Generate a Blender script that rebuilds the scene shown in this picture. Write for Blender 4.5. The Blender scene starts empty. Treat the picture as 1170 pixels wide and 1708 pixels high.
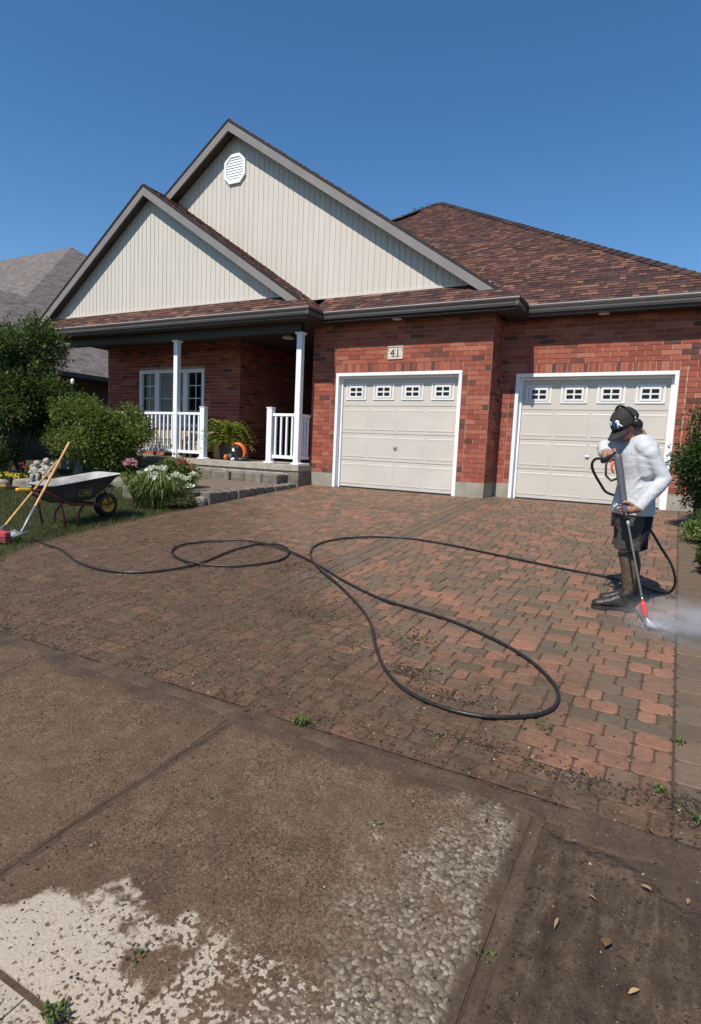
import bpy, bmesh, math, random
import numpy as np
from mathutils import Vector, Matrix, Euler, noise as mnoise

# ------------------------------------------------------------------ camera, sky, sun, exposure
scn = bpy.context.scene
col = scn.collection
CAM = Vector((5.9906, -10.2376, 0.7502))
YAW, PITCH, ROLL, FPX = 0.4962, 0.1056, 0.0446, 988.56
cam_data = bpy.data.cameras.new('camera')
cam = bpy.data.objects.new('camera', cam_data)
col.objects.link(cam)
_f = Vector((-math.sin(YAW)*math.cos(PITCH), math.cos(YAW)*math.cos(PITCH), -math.sin(PITCH)))
_r = Vector((math.cos(YAW), math.sin(YAW), 0)); _u = _r.cross(_f)
r2 = math.cos(ROLL)*_r + math.sin(ROLL)*_u; u2 = -math.sin(ROLL)*_r + math.cos(ROLL)*_u
M = Matrix((r2, u2, -_f)).transposed().to_4x4(); M.translation = CAM
cam.matrix_world = M
cam_data.sensor_fit = 'HORIZONTAL'; cam_data.sensor_width = 36.0
cam_data.lens = FPX*36.0/1170.0
cam_data.clip_start = 0.05; cam_data.clip_end = 2000
scn.camera = cam

SUN_FROM = Vector((-0.10, -1.0, 1.33)).normalized()
world = bpy.data.worlds.new('World'); scn.world = world; world.use_nodes = True
wn = world.node_tree
sky = wn.nodes.new('ShaderNodeTexSky'); sky.sky_type = 'NISHITA'; sky.sun_disc = False
sky.sun_elevation = math.asin(SUN_FROM.z)
sky.sun_rotation = math.atan2(SUN_FROM.x, SUN_FROM.y)
sky.air_density = 1.0; sky.dust_density = 0.0; sky.ozone_density = 3.0; sky.altitude = 200
bg = wn.nodes['Background']; bg.inputs['Strength'].default_value = 0.117
hs = wn.nodes.new('ShaderNodeHueSaturation'); hs.inputs['Saturation'].default_value = 1.22
wn.links.new(sky.outputs['Color'], hs.inputs['Color']); wn.links.new(hs.outputs['Color'], bg.inputs['Color'])
sd = bpy.data.lights.new('sun', 'SUN'); sd.energy = 5.0; sd.angle = math.radians(0.53); sd.color = (1.0, 0.93, 0.84)
sun = bpy.data.objects.new('sun', sd); col.objects.link(sun)
sun.rotation_euler = SUN_FROM.to_track_quat('Z', 'Y').to_euler(); sun.location = (0, -20, 30)
scn.view_settings.view_transform = 'Standard'; scn.view_settings.look = 'None'
scn.view_settings.exposure = 0.2; scn.view_settings.gamma = 1.0
scn.view_settings.use_curve_mapping = False

RNG = random.Random(41)
NP = np.random.default_rng(41)
GS = 0.078                                   # the driveway rises gently to the house
def gz(y): return GS*y if y < 0 else 0.0

# ------------------------------------------------------------------ helpers
def tag(o, label=None, cat=None, group=None, kind=None):
    if label: o['label'] = label
    if cat: o['category'] = cat
    if group: o['group'] = group
    if kind: o['kind'] = kind
    return o
def link(name, data, parent=None, mat=None):
    o = bpy.data.objects.new(name, data); col.objects.link(o)
    if parent is not None: o.parent = parent
    if mat is not None and data is not None and not data.materials: data.materials.append(mat)
    return o
def empty(name, loc=(0,0,0), rz=0, parent=None):
    o = bpy.data.objects.new(name, None); col.objects.link(o); o.location = loc; o.rotation_euler = (0,0,rz)
    o.empty_display_size = 0.1
    if parent is not None: o.parent = parent
    return o

class MB:
    """collects geometry for one mesh object"""
    def __init__(s): s.v = []; s.f = []; s.t = []
    def add(s, vs, fs, tint=None):
        b = len(s.v); s.v += [tuple(v) for v in vs]; s.f += [tuple(b+i for i in f) for f in fs]
        s.t += [0.5 if tint is None else tint]*len(fs); return s
    def box(s, a, b, tint=None):
        x0,y0,z0 = a; x1,y1,z1 = b
        return s.add([(x0,y0,z0),(x1,y0,z0),(x1,y1,z0),(x0,y1,z0),(x0,y0,z1),(x1,y0,z1),(x1,y1,z1),(x0,y1,z1)],
            [(0,3,2,1),(4,5,6,7),(0,1,5,4),(1,2,6,5),(2,3,7,6),(3,0,4,7)], tint)
    def bbox(s, a, b, c=0.006, tint=None):
        """box with chamfered vertical and horizontal edges"""
        bm = bmesh.new(); bmesh.ops.create_cube(bm, size=1.0)
        for v in bm.verts: v.co = Vector([(a[i]+b[i])/2 + v.co[i]*(b[i]-a[i]) for i in range(3)])
        bmesh.ops.bevel(bm, geom=bm.edges[:], offset=c, segments=1, affect='EDGES')
        bm.verts.index_update()
        s.add([v.co[:] for v in bm.verts], [[v.index for v in f.verts] for f in bm.faces], tint); bm.free(); return s
    def prism(s, pts, d, tint=None):
        """pts: 3-D polygon; extruded by vector d"""
        n = len(pts); d = Vector(d); p = [Vector(q) for q in pts]
        vs = p + [q+d for q in p]
        return s.add(vs, [tuple(range(n)), tuple(range(2*n-1, n-1, -1))] + [(i, i+n, (i+1)%n+n, (i+1)%n) for i in range(n)], tint)
    def tube(s, pts, rad, seg=8, cap=True, tint=None):
        pts = [Vector(p) for p in pts]; n = len(pts)
        if not hasattr(rad, '__len__'): rad = [rad]*n
        t0 = (pts[1]-pts[0]).normalized(); up = Vector((0,0,1)) if abs(t0.z) < .9 else Vector((1,0,0))
        a = t0.cross(up).normalized(); vs = []
        for i, p in enumerate(pts):
            t = (pts[min(i+1,n-1)]-pts[max(i-1,0)]).normalized()
            a = (a - t*a.dot(t)).normalized(); b = t.cross(a)
            r = rad[i]; ra, rb = r if hasattr(r, '__len__') else (r, r)
            for k in range(seg):
                an = 2*math.pi*k/seg; vs.append(p + a*ra*math.cos(an) + b*rb*math.sin(an))
        fs = [(i*seg+k, i*seg+(k+1)%seg, (i+1)*seg+(k+1)%seg, (i+1)*seg+k) for i in range(n-1) for k in range(seg)]
        if cap: fs += [tuple(range(seg-1,-1,-1)), tuple(range((n-1)*seg, n*seg))]
        return s.add(vs, fs, tint)
    def rings(s, rings, cap=True, tint=None):
        """rings: lists of equal length"""
        seg = len(rings[0]); n = len(rings); vs = [p for r in rings for p in r]
        fs = [(i*seg+k, i*seg+(k+1)%seg, (i+1)*seg+(k+1)%seg, (i+1)*seg+k) for i in range(n-1) for k in range(seg)]
        if cap: fs += [tuple(range(seg-1,-1,-1)), tuple(range((n-1)*seg, n*seg))]
        return s.add(vs, fs, tint)
    def lathe(s, prof, c=(0,0,0), seg=20, axis='z', tint=None):
        c = Vector(c); R = []
        for r, h in prof:
            ring = []
            for k in range(seg):
                a = 2*math.pi*k/seg; x, y = r*math.cos(a), r*math.sin(a)
                q = {'z': (x,y,h), 'y': (x,-h,y), 'x': (h,x,y)}[axis]
                ring.append(c+Vector(q))
            R.append(ring)
        return s.rings(R, True, tint)
    def ball(s, c, r, R3=None, seg=14, rg=9, tint=None):
        """ellipsoid; r scalar or triple, R3 optional 3 axis vectors"""
        c = Vector(c); r = (r,r,r) if not hasattr(r,'__len__') else r
        ax = R3 or (Vector((1,0,0)),Vector((0,1,0)),Vector((0,0,1)))
        R = []
        for i in range(rg+1):
            th = math.pi*(0.03+0.94*i/rg) ; R.append([c + ax[0]*r[0]*math.sin(th)*math.cos(2*math.pi*k/seg) + ax[1]*r[1]*math.sin(th)*math.sin(2*math.pi*k/seg) - ax[2]*r[2]*math.cos(th) for k in range(seg)])
        return s.rings(R, True, tint)
    def mesh(s, name, smooth=False, tint=False):
        me = bpy.data.meshes.new(name); me.from_pydata([tuple(v) for v in s.v], [], s.f)
        if tint:
            a = me.attributes.new('tint', 'FLOAT', 'FACE'); a.data.foreach_set('value', np.array(s.t, dtype=np.float32))
        if smooth: me.polygons.foreach_set('use_smooth', [True]*len(me.polygons))
        bm = bmesh.new(); bm.from_mesh(me); bmesh.ops.recalc_face_normals(bm, faces=bm.faces[:]); bm.to_mesh(me); bm.free()
        me.update(); return me
    def build(s, name, mat, parent=None, smooth=False, tint=False):
        return link(name, s.mesh(name, smooth, tint), parent, mat)
def auto_smooth(o, ang=40):
    me = o.data; me.polygons.foreach_set('use_smooth', [True]*len(me.polygons))
    try: me.set_sharp_from_angle(angle=math.radians(ang))
    except Exception: pass
    return o
def quick_mesh(name, V, F, tint=None, smooth=False):
    """big meshes straight from numpy; F is (n,3) or (n,4)"""
    me = bpy.data.meshes.new(name); k = F.shape[1]
    me.vertices.add(len(V)); me.vertices.foreach_set('co', np.asarray(V, np.float32).ravel())
    me.loops.add(F.size); me.loops.foreach_set('vertex_index', F.astype(np.int32).ravel())
    me.polygons.add(len(F)); me.polygons.foreach_set('loop_start', np.arange(0, F.size, k, dtype=np.int32))
    if tint is not None:
        a = me.attributes.new('tint', 'FLOAT', 'FACE'); a.data.foreach_set('value', tint.astype(np.float32))
    me.update(calc_edges=True)
    if smooth: me.polygons.foreach_set('use_smooth', [True]*len(me.polygons))
    return me

# ------------------------------------------------------------------ materials
class NT:
    def __init__(s, name):
        s.m = bpy.data.materials.new(name); s.m.use_nodes = True; s.t = s.m.node_tree
        s.p = s.t.nodes['Principled BSDF']
    def n(s, typ, **kw):
        x = s.t.nodes.new('ShaderNode'+typ)
        for k, v in kw.items(): setattr(x, k, v)
        return x
    def l(s, a, b): s.t.links.new(a, b)
    def inp(s, sock, v):
        if hasattr(v, 'is_linked') or isinstance(v, bpy.types.NodeSocket): s.l(v, sock)
        else: sock.default_value = v
    def pos(s): return s.n('NewGeometry').outputs['Position']
    def obj(s): return s.n('TexCoord').outputs['Object']
    def scale(s, vec, sc):
        m = s.n('Mapping'); s.l(vec, m.inputs['Vector']); m.inputs['Scale'].default_value = sc; return m.outputs['Vector']
    def noise(s, vec, scale, detail=4, rough=.55, dist=0):
        x = s.n('TexNoise'); s.l(vec, x.inputs['Vector']); x.inputs['Scale'].default_value = scale
        x.inputs['Detail'].default_value = detail; x.inputs['Roughness'].default_value = rough; x.inputs['Distortion'].default_value = dist
        return x.outputs['Fac']
    def vor(s, vec, scale, feature='F1', out='Distance', rnd=1):
        x = s.n('TexVoronoi', feature=feature); s.l(vec, x.inputs['Vector']); x.inputs['Scale'].default_value = scale
        x.inputs['Randomness'].default_value = rnd
        return x.outputs[out]
    def ramp(s, fac, stops, interp='LINEAR'):
        x = s.n('ValToRGB'); s.l(fac, x.inputs['Fac']); cr = x.color_ramp; cr.interpolation = interp
        while len(cr.elements) < len(stops): cr.elements.new(.5)
        for e, (p, c) in zip(cr.elements, stops):
            e.position = p; e.color = (c,c,c,1) if not hasattr(c,'__len__') else (*c, 1)
        return x.outputs['Color']
    def math(s, op, a, b=None, clamp=False):
        x = s.n('Math', operation=op, use_clamp=clamp); s.inp(x.inputs[0], a)
        if b is not None: s.inp(x.inputs[1], b)
        return x.outputs[0]
    def mapr(s, v, a, b, c=0, d=1, smooth=True):
        x = s.n('MapRange'); x.interpolation_type = 'SMOOTHSTEP' if smooth else 'LINEAR'
        s.inp(x.inputs['Value'], v)
        for k, val in (('From Min',a),('From Max',b),('To Min',c),('To Max',d)): s.inp(x.inputs[k], val)
        return x.outputs['Result']
    def mix(s, fac, a, b, blend='MIX'):
        x = s.n('Mix', data_type='RGBA', blend_type=blend); s.inp(x.inputs['Factor'], fac)
        for sk, v in ((x.inputs[6], a), (x.inputs[7], b)):
            if isinstance(v, bpy.types.NodeSocket): s.l(v, sk)
            else: sk.default_value = (*v, 1) if len(v) == 3 else v
        return x.outputs[2]
    def attr(s, name='tint'): return s.n('Attribute', attribute_name=name).outputs['Fac']
    def xyz(s, vec):
        x = s.n('SeparateXYZ'); s.l(vec, x.inputs[0]); return x.outputs
    def bump(s, h, strength=.3, dist=.01):
        b = s.n('Bump'); s.l(h, b.inputs['Height']); b.inputs['Strength'].default_value = strength; b.inputs['Distance'].default_value = dist
        s.l(b.outputs[0], s.p.inputs['Normal']); return s
    def set(s, color=None, rough=None, metal=None, spec=None, **kw):
        if color is not None:
            if isinstance(color, bpy.types.NodeSocket): s.l(color, s.p.inputs['Base Color'])
            else: s.p.inputs['Base Color'].default_value = (*color, 1)
        if rough is not None: s.inp(s.p.inputs['Roughness'], rough)
        if metal is not None: s.p.inputs['Metallic'].default_value = metal
        if spec is not None: s.inp(s.p.inputs['Specular IOR Level'], spec)
        for k, v in kw.items(): s.inp(s.p.inputs[k], v)
        return s
def simple(name, c, rough=.6, var=.12, scale=12, bump=.05, metal=0, spec=.4, bs=None):
    """plain paint / plastic / metal with a little uneven colour and relief"""
    n = NT(name); v = n.obj(); f = n.noise(v, scale, 5)
    lo = [x*(1-var) for x in c]; hi = [min(1, x*(1+var)) for x in c]
    n.set(n.ramp(f, [(.3, lo), (.7, hi)]), n.mapr(f, .2, .8, max(.02, rough-.08), min(1, rough+.08)), metal, spec)
    if bump: n.bump(n.noise(v, bs or scale*6, 4), bump, .004)
    return n.m

MT = {}
MT['white'] = simple('white_paint', (.78,.79,.80), .45, .05, 3, .03)
MT['vinyl_white'] = simple('white_vinyl_rail', (.80,.82,.85), .35, .03, 3, .0)
MT['door'] = simple('sand_door_paint', (.53,.49,.43), .5, .05, 2, .06, bs=160)
MT['winframe'] = simple('door_window_frame', (.70,.69,.66), .45, .05, 3, .02)
MT['fascia'] = simple('taupe_fascia', (.215,.192,.178), .42, .08, 2, .03)
MT['gutter'] = simple('taupe_gutter', (.115,.10,.095), .3, .08, 2, .02)
MT['soffit'] = simple('brown_soffit', (.055,.042,.038), .6, .08, 2, .03)
MT['beam'] = simple('brown_beam', (.040,.030,.028), .5, .1, 2, .03)
MT['dark_glass'] = simple('dark_glass', (.010,.010,.011), .10, .2, 2, 0, spec=.35)
MT['lip'] = simple('gutter_lip_highlight', (.42,.40,.39), .3, .06, 2, 0)  # highlight along the gutter's top edge, put into the lip colour
MT['black'] = simple('black_plastic', (.016,.016,.017), .4, .2, 10, .05)
MT['rubber'] = simple('black_rubber', (.018,.017,.017), .38, .3, 30, .1)
MT['steel'] = simple('steel', (.55,.56,.57), .25, .1, 20, .03, metal=1)
MT['lance'] = simple('bright_lance', (.62,.63,.64), .35, .1, 20, .03, metal=.35)
MT['brass'] = simple('brass', (.55,.38,.14), .3, .1, 20, .03, metal=1)
MT['red'] = simple('red_plastic', (.62,.03,.03), .35, .1, 10, .03)
MT['yellow'] = simple('yellow_plastic', (.62,.38,.03), .4, .1, 10, .03)
MT['orange'] = simple('orange_plastic', (.65,.13,.04), .35, .1, 10, .03)
MT['gungrey'] = simple('gun_grey_plastic', (.09,.09,.095), .45, .1, 10, .05)
MT['maroon'] = simple('maroon_tube', (.13,.02,.022), .35, .25, 14, .06)
MT['iron'] = simple('shovel_steel', (.22,.23,.245), .45, .3, 10, .1, metal=.5)
MT['pole'] = simple('wooden_pole', (.55,.33,.13), .5, .2, 9, .1)
MT['pinkred'] = simple('broom_red', (.42,.05,.07), .45, .15, 10, .05)
MT['bristle'] = simple('broom_bristle', (.30,.08,.07), .8, .25, 40, .3)
MT['numeral'] = simple('dark_numeral', (.05,.045,.04), .5, .1, 10, 0)
MT['plaque'] = simple('stone_plaque', (.55,.51,.44), .7, .1, 20, .1)
MT['tray'] = simple('tray_grey', (.05,.05,.055), .45, .25, 8, .08)
MT['tray_inside'] = simple('pale_tray_lining', (.36,.35,.33), .75, .3, 7, .2)  # inside of the tray, paler grey than its outside
MT['potdark'] = simple('dark_pot', (.03,.022,.02), .5, .2, 6, .1)
MT['potbeige'] = simple('beige_planter', (.42,.36,.24), .7, .15, 7, .15)
MT['cushion'] = simple('beige_cushion', (.40,.32,.23), .85, .12, 9, .2)
MT['wicker'] = simple('wicker', (.34,.27,.17), .7, .3, 40, .4)
MT['statue'] = simple('statue_stone', (.34,.31,.27), .85, .3, 14, .4)
MT['greenbox'] = simple('utility_green', (.12,.17,.15), .5, .1, 5, .05)
MT['lamp'] = simple('frosted_lamp', (.8,.8,.78), .3, .05, 5, 0)

def m_brick():
    n = NT('red_brick'); t = n.attr(); p = n.pos()
    base = n.ramp(t, [(0,(.115,.055,.043)),(.10,(.14,.060,.045)),(.16,(.245,.070,.045)),(.55,(.30,.086,.055)),(.85,(.345,.112,.070)),(1,(.38,.145,.09))])
    f = n.noise(n.scale(p,(1,1,3)), 22, 6, .65)
    c = n.mix(.55, base, n.ramp(f, [(.3,(.55,.5,.5)),(.7,(1.35,1.3,1.25))]), 'MULTIPLY')
    n.set(c, .85, 0, .2).bump(n.noise(p, 130, 5), .5, .004); return n.m
MT['brick'] = m_brick()
def m_mortar():
    n = NT('mortar'); p = n.pos()
    n.set(n.ramp(n.noise(p, 9, 5), [(.3,(.34,.235,.19)),(.7,(.46,.34,.28))]), .9, 0, .2).bump(n.noise(p, 180, 4), .4, .003); return n.m
MT['mortar'] = m_mortar()
def m_concrete():
    n = NT('foundation_concrete'); p = n.pos()
    f = n.noise(p, 3.5, 6); g = n.noise(p, 70, 4)
    c = n.mix(.4, n.ramp(f, [(.3,(.24,.215,.17)),(.7,(.36,.33,.265))]), n.ramp(g, [(.3,.7),(.7,1.2)]), 'MULTIPLY')
    n.set(c, .85, 0, .25).bump(g, .35, .004); return n.m
MT['concrete'] = m_concrete()
def m_shingle(name, stops):
    n = NT(name); t = n.attr(); p = n.pos()
    f = n.noise(p, 14, 5, .7); g = n.noise(p, 260, 3)
    c = n.mix(.6, n.ramp(t, stops), n.ramp(f, [(.3,.55),(.7,1.3)]), 'MULTIPLY')
    c = n.mix(.4, c, n.ramp(g, [(.3,.6),(.7,1.4)]), 'MULTIPLY')
    n.set(c, .9, 0, .2).bump(g, .5, .003); return n.m
MT['shingle'] = m_shingle('brown_shingle', [(0,(.042,.027,.026)),(.35,(.080,.043,.036)),(.7,(.130,.062,.046)),(1,(.225,.112,.075))])
MT['roofing'] = m_shingle('roofing_base', [(0,(.04,.026,.022)),(1,(.05,.03,.026))])
MT['roof_edge'] = simple('dark_roof_edge', (.012,.011,.012), .6, .2, 8, .05)
def m_farroof():
    n = NT('grey_shingle_roof'); p = n.pos()
    br = n.n('TexBrick'); x = n.xyz(p)
    cb = n.n('CombineXYZ'); n.l(n.math('ADD', x[0], x[1]), cb.inputs[0]); n.l(x[2], cb.inputs[1]); n.l(cb.outputs[0], br.inputs['Vector'])
    br.inputs['Scale'].default_value = 1.0; br.inputs['Brick Width'].default_value = .3; br.inputs['Row Height'].default_value = .085
    br.inputs['Mortar Size'].default_value = .008; br.inputs['Color1'].default_value = (.115,.098,.090,1); br.inputs['Color2'].default_value = (.20,.175,.16,1); br.inputs['Mortar'].default_value = (.09,.08,.07,1)
    c = n.mix(.6, br.outputs['Color'], n.ramp(n.noise(p, 6, 6, .7), [(.3,.6),(.7,1.3)]), 'MULTIPLY')
    n.set(c, .9, 0, .2).bump(br.outputs['Fac'], -.5, .01); return n.m
MT['farroof'] = m_farroof()
def m_siding():
    n = NT('sand_vinyl_siding'); p = n.pos()
    f = n.noise(n.scale(p,(6,6,.6)), 1.2, 4)
    n.set(n.ramp(f, [(.3,(.53,.49,.425)),(.7,(.58,.54,.475))]), .5, 0, .3).bump(n.noise(n.scale(p,(40,40,3)), 4, 3), .08, .004); return n.m
MT['siding'] = m_siding()

MUD = (.098,.065,.042)
def mud_mask(n, p):
    """dirt still lying on the pavers: everything on the street side of a wandering line"""
    x = n.xyz(p)
    fc = n.n('FloatCurve'); cv = fc.mapping.curves[0]
    pts = [(-7.9,5.9),(-7.3,5.45),(-6.7,4.9),(-6.1,4.0),(-5.5,3.1),(-4.7,2.2),(-3.6,0.7),(-2.5,-.1),(-1.2,-.5),(0.2,-.9)]
    nx = lambda y: (y+8.1)/8.5; ny = lambda v: (v+1.5)/8
    while len(cv.points) < len(pts): cv.points.new(.5, .5)
    for q, (a, b) in zip(cv.points, pts): q.location = (nx(a), ny(b))
    fc.mapping.update()
    n.l(n.math('DIVIDE', n.math('ADD', x[1], 8.1), 8.5), fc.inputs['Value'])
    bx = n.math('SUBTRACT', n.math('MULTIPLY', fc.outputs[0], 8.0), 1.5)
    d = n.math('SUBTRACT', bx, x[0])
    d = n.math('ADD', d, n.mapr(n.noise(p, 1.3, 5, .6), .3, .7, -1.3, 1.3, False))
    d = n.math('ADD', d, n.mapr(n.noise(p, 9, 5, .65), .3, .7, -.45, .45, False))
    return n.mapr(d, -.7, 1.1)
def m_paver():
    n = NT('concrete_paver'); p = n.pos(); t = n.attr()
    base = n.ramp(t, [(0,(.095,.075,.052)),(.26,(.125,.097,.068)),(.36,(.155,.112,.077)),(.50,(.19,.107,.070)),(.70,(.235,.112,.071)),(1,(.30,.140,.087))])
    f = n.noise(p, 30, 6, .7); g = n.noise(p, 240, 4, .7)
    c = n.mix(.6, base, n.ramp(f, [(.3,.6),(.7,1.35)]), 'MULTIPLY')
    c = n.mix(.5, c, n.ramp(g, [(.3,.55),(.7,1.4)]), 'MULTIPLY')
    film = n.math('MAXIMUM', n.mapr(n.noise(p, 2.2, 6, .65), .38, .66), n.mapr(n.noise(p, 11, 6, .7), .45, .75))                   # thin leftover film on the washed part
    c = n.mix(n.math('ADD', n.math('MULTIPLY', film, .60), .18), c, (.140,.097,.067))
    yx = n.xyz(p)
    m = n.math('MAXIMUM', mud_mask(n, p), n.mapr(n.math('ADD', yx[1], n.mapr(n.noise(p, 4, 5, .65), .3, .7, -.10, .10, False)), -7.66, -7.76))
    mf = n.noise(p, 16, 7, .72)
    mc = n.ramp(mf, [(.28,(.046,.030,.019)),(.5,MUD),(.74,(.145,.098,.062))])
    mc = n.mix(.7, mc, n.ramp(n.noise(p, 70, 5, .75), [(.32,.35),(.5,.95),(.68,1.7)]), 'MULTIPLY')
    mc = n.mix(n.mapr(n.noise(p, 34, 4, .7), .60, .70, 0, .75), mc, (.034,.022,.014))
    thick = n.math('MULTIPLY', m, n.mapr(n.math('ADD', n.math('MULTIPLY', n.noise(p, 5, 6, .7), .7), n.math('MULTIPLY', g, .3)), .31, .58, .30, .93))
    c = n.mix(thick, c, mc)
    wet = n.mapr(n.noise(p, 1.7, 5), .45, .7, .60, .9)
    n.set(c, wet, 0, .16)
    h = n.math('ADD', n.math('MULTIPLY', g, .25), n.math('MULTIPLY', n.math('MULTIPLY', m, n.math('ADD', mf, n.math('MULTIPLY', g, .5))), 1.8))
    n.bump(h, .65, .007); return n.m
MT['paver'] = m_paver()
def m_bed():
    n = NT('joint_sand_and_mud'); p = n.pos(); f = n.noise(p, 40, 6, .7)
    m = mud_mask(n, p)
    c = n.mix(m, n.ramp(f, [(.3,(.040,.029,.020)),(.7,(.085,.064,.045))]), n.ramp(f, [(.3,(.046,.030,.019)),(.7,(.105,.070,.044))]))
    n.set(c, .9, 0, .2).bump(f, .6, .008); return n.m
MT['bed'] = m_bed()
def wet_mud(n, p, x, c, rough, h):
    """slick mud settled along the paver edge, the slab's outer edge and the joint"""
    nz = n.mapr(n.noise(p, 3.4, 5, .6), .3, .7, -.09, .09, False); n2 = n.mapr(n.noise(p, 24, 5, .65), .3, .7, -.025, .025, False)
    w = n.math('ADD', nz, n2)
    wide = n.mapr(x[0], 5.66, 6.2, 0, .17)
    a = n.mapr(n.math('ADD', n.math('ADD', x[1], wide), w), -8.05, -7.97)
    e = n.math('ABSOLUTE', n.math('SUBTRACT', n.math('ADD', x[0], n.math('MULTIPLY', w, .35)), 5.648))
    b = n.mapr(e, .075, .038)
    jt = n.math('ABSOLUTE', n.math('SUBTRACT', n.math('ADD', x[0], n.math('MULTIPLY', w, .10)), n.math('ADD', 4.135, n.math('MULTIPLY', n.math('ADD', x[1], 9.1), .03))))
    d = n.math('MULTIPLY', n.mapr(jt, .026, .012), n.mapr(n.noise(p, 2.5, 4), .3, .5, .35, 1))
    m = n.math('MAXIMUM', n.math('MAXIMUM', a, b), d)
    f = n.noise(p, 6, 6, .6)
    mc = n.ramp(f, [(.3,(.048,.032,.021)),(.7,(.090,.062,.041))])
    return n.mix(n.math('MULTIPLY', m, .92), c, mc), n.math('ADD', n.math('MULTIPLY', rough, n.math('SUBTRACT', 1.0, m)), n.math('MULTIPLY', m, n.mapr(f, .35, .65, .22, .55))), n.math('MULTIPLY', h, n.math('SUBTRACT', 1.0, n.math('MULTIPLY', m, .85)))
def m_walk(muddy):
    n = NT('muddy_sidewalk' if muddy else 'exposed_aggregate_sidewalk'); p = n.pos(); x = n.xyz(p)
    warp = n.n('VectorMath', operation='ADD'); n.l(p, warp.inputs[0])
    wn_ = n.n('TexNoise'); n.l(p, wn_.inputs['Vector']); wn_.inputs['Scale'].default_value = 18
    sc = n.n('VectorMath', operation='SCALE'); n.l(wn_.outputs['Color'], sc.inputs[0]); sc.inputs['Scale'].default_value = .034; n.l(sc.outputs[0], warp.inputs[1]); w = warp.outputs[0]
    vd = n.vor(w, 68); vc = n.xyz(n.vor(w, 68, 'F1', 'Color'))[0]
    v2 = n.vor(w, 170); c2 = n.xyz(n.vor(w, 170, 'F1', 'Color'))[1]
    big = n.noise(p, 2.0, 6, .62); mid = n.noise(p, 11, 6, .68); fine = n.noise(p, 150, 5, .75)
    if not muddy:
        wetc = n.ramp(mid, [(.25,(.066,.043,.026)),(.5,(.110,.073,.045)),(.75,(.165,.114,.072))])
        wetc = n.mix(.75, wetc, n.ramp(c2, [(0,.4),(.5,.95),(1,1.75)]), 'MULTIPLY')
        wetc = n.mix(.8, wetc, n.ramp(fine, [(.32,.35),(.5,.95),(.68,1.7)]), 'MULTIPLY')
        wetc = n.mix(n.mapr(n.noise(p, 55, 4, .7), .60, .72, 0, .8), wetc, (.035,.023,.014))
        wetc = n.mix(n.mapr(n.noise(w, 75, 4, .7), .64, .74, 0, .7), wetc, (.27,.20,.135))
        wetc = n.mix(n.math('MULTIPLY', n.mapr(n.noise(p, .9, 4, .6), .40, .62), .55), wetc, n.mix(.7, wetc, (.052,.036,.026)))
        wetc = n.mix(n.mapr(big, .38, .62, 0, .5), wetc, n.mix(.6, wetc, (.145,.090,.055)))
        # pebbles laid bare towards the slab's outer edge
        peb = n.mapr(n.math('ADD', x[0], n.mapr(n.noise(p, 3, 6, .7), .3, .7, -.28, .28, False)), 5.12, 5.46)
        pebc = n.ramp(vc, [(0,(.105,.080,.056)),(.4,(.165,.130,.094)),(.75,(.22,.18,.133)),(1,(.33,.28,.21))])
        gap = n.mapr(vd, .48, .80)
        pebc = n.mix(gap, pebc, (.075,.055,.04))
        wetc = n.mix(n.math('MULTIPLY', peb, .9), wetc, pebc)
        # dry pale patch by the kerb with mud spots
        fy = n.math('SUBTRACT', n.math('ADD', n.math('MULTIPLY', n.math('SUBTRACT', x[0], 4.2), .28), -9.22), x[1])
        fy = n.math('ADD', fy, n.mapr(n.noise(p, 3.2, 5, .6), .3, .7, -.22, .22, False))
        dryb = n.mapr(fy, -.02, .05)
        fade = n.mapr(n.math('ADD', x[0], n.mapr(mid, .3, .7, -.2, .2, False)), 4.35, 5.35, -.035, .19, False)
        spot = n.math('ADD', n.math('MULTIPLY', n.noise(p, 62, 3, .5), .75), n.math('ADD', n.math('MULTIPLY', n.noise(p, 120, 4, .6), .15), n.math('MULTIPLY', n.noise(p, 7, 4, .6), .10)))
        dry = n.math('MULTIPLY', dryb, n.mapr(n.math('SUBTRACT', spot, fade), .37, .43))
        dryc = n.ramp(fine, [(.3,(.27,.225,.175)),(.7,(.46,.395,.315))])
        c = n.mix(n.math('SUBTRACT', 1.0, dry) if False else dry, wetc, dryc)
        rough = n.mapr(n.math('ADD', big, dry), .4, .8, .62, .9)
        h = n.math('ADD', n.math('MULTIPLY', n.math('SUBTRACT', 1.0, vd), n.mapr(peb, 0, 1, .5, 1.0)), n.math('MULTIPLY', fine, .5))
        c, rough, h = wet_mud(n, p, x, c, rough, h)
        n.set(c, rough, 0, .16).bump(h, .6, .007)
    else:
        st = n.noise(n.scale(p,(9,1.6,1)), 1.5, 7, .7, .6)
        c = n.ramp(n.math('ADD', n.math('MULTIPLY', st, .55), n.math('MULTIPLY', mid, .45)), [(.32,(.030,.020,.013)),(.5,(.070,.047,.030)),(.66,(.145,.103,.068))])
        c = n.mix(.45, c, n.ramp(c2, [(0,.5),(1,1.5)]), 'MULTIPLY')
        h = n.math('ADD', n.math('MULTIPLY', st, 1.3), n.math('ADD', n.math('MULTIPLY', mid, .8), n.math('MULTIPLY', fine, .35)))
        c, rough, h = wet_mud(n, p, x, c, n.mapr(mid, .3, .7, .55, .9), h)
        n.set(c, rough, 0, .2).bump(h, .9, .014)
    return n.m
MT['walk'] = m_walk(False); MT['walkmud'] = m_walk(True)
def m_soil(name, a, b, sc=14):
    n = NT(name); p = n.pos(); f = n.noise(p, sc, 7, .7)
    n.set(n.ramp(f, [(.3,a),(.7,b)]), .95, 0, .2).bump(n.noise(p, sc*6, 5, .7), .8, .02); return n.m
MT['lawnbase'] = m_soil('turf_soil', (.030,.036,.014), (.060,.068,.026), 5)
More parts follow.
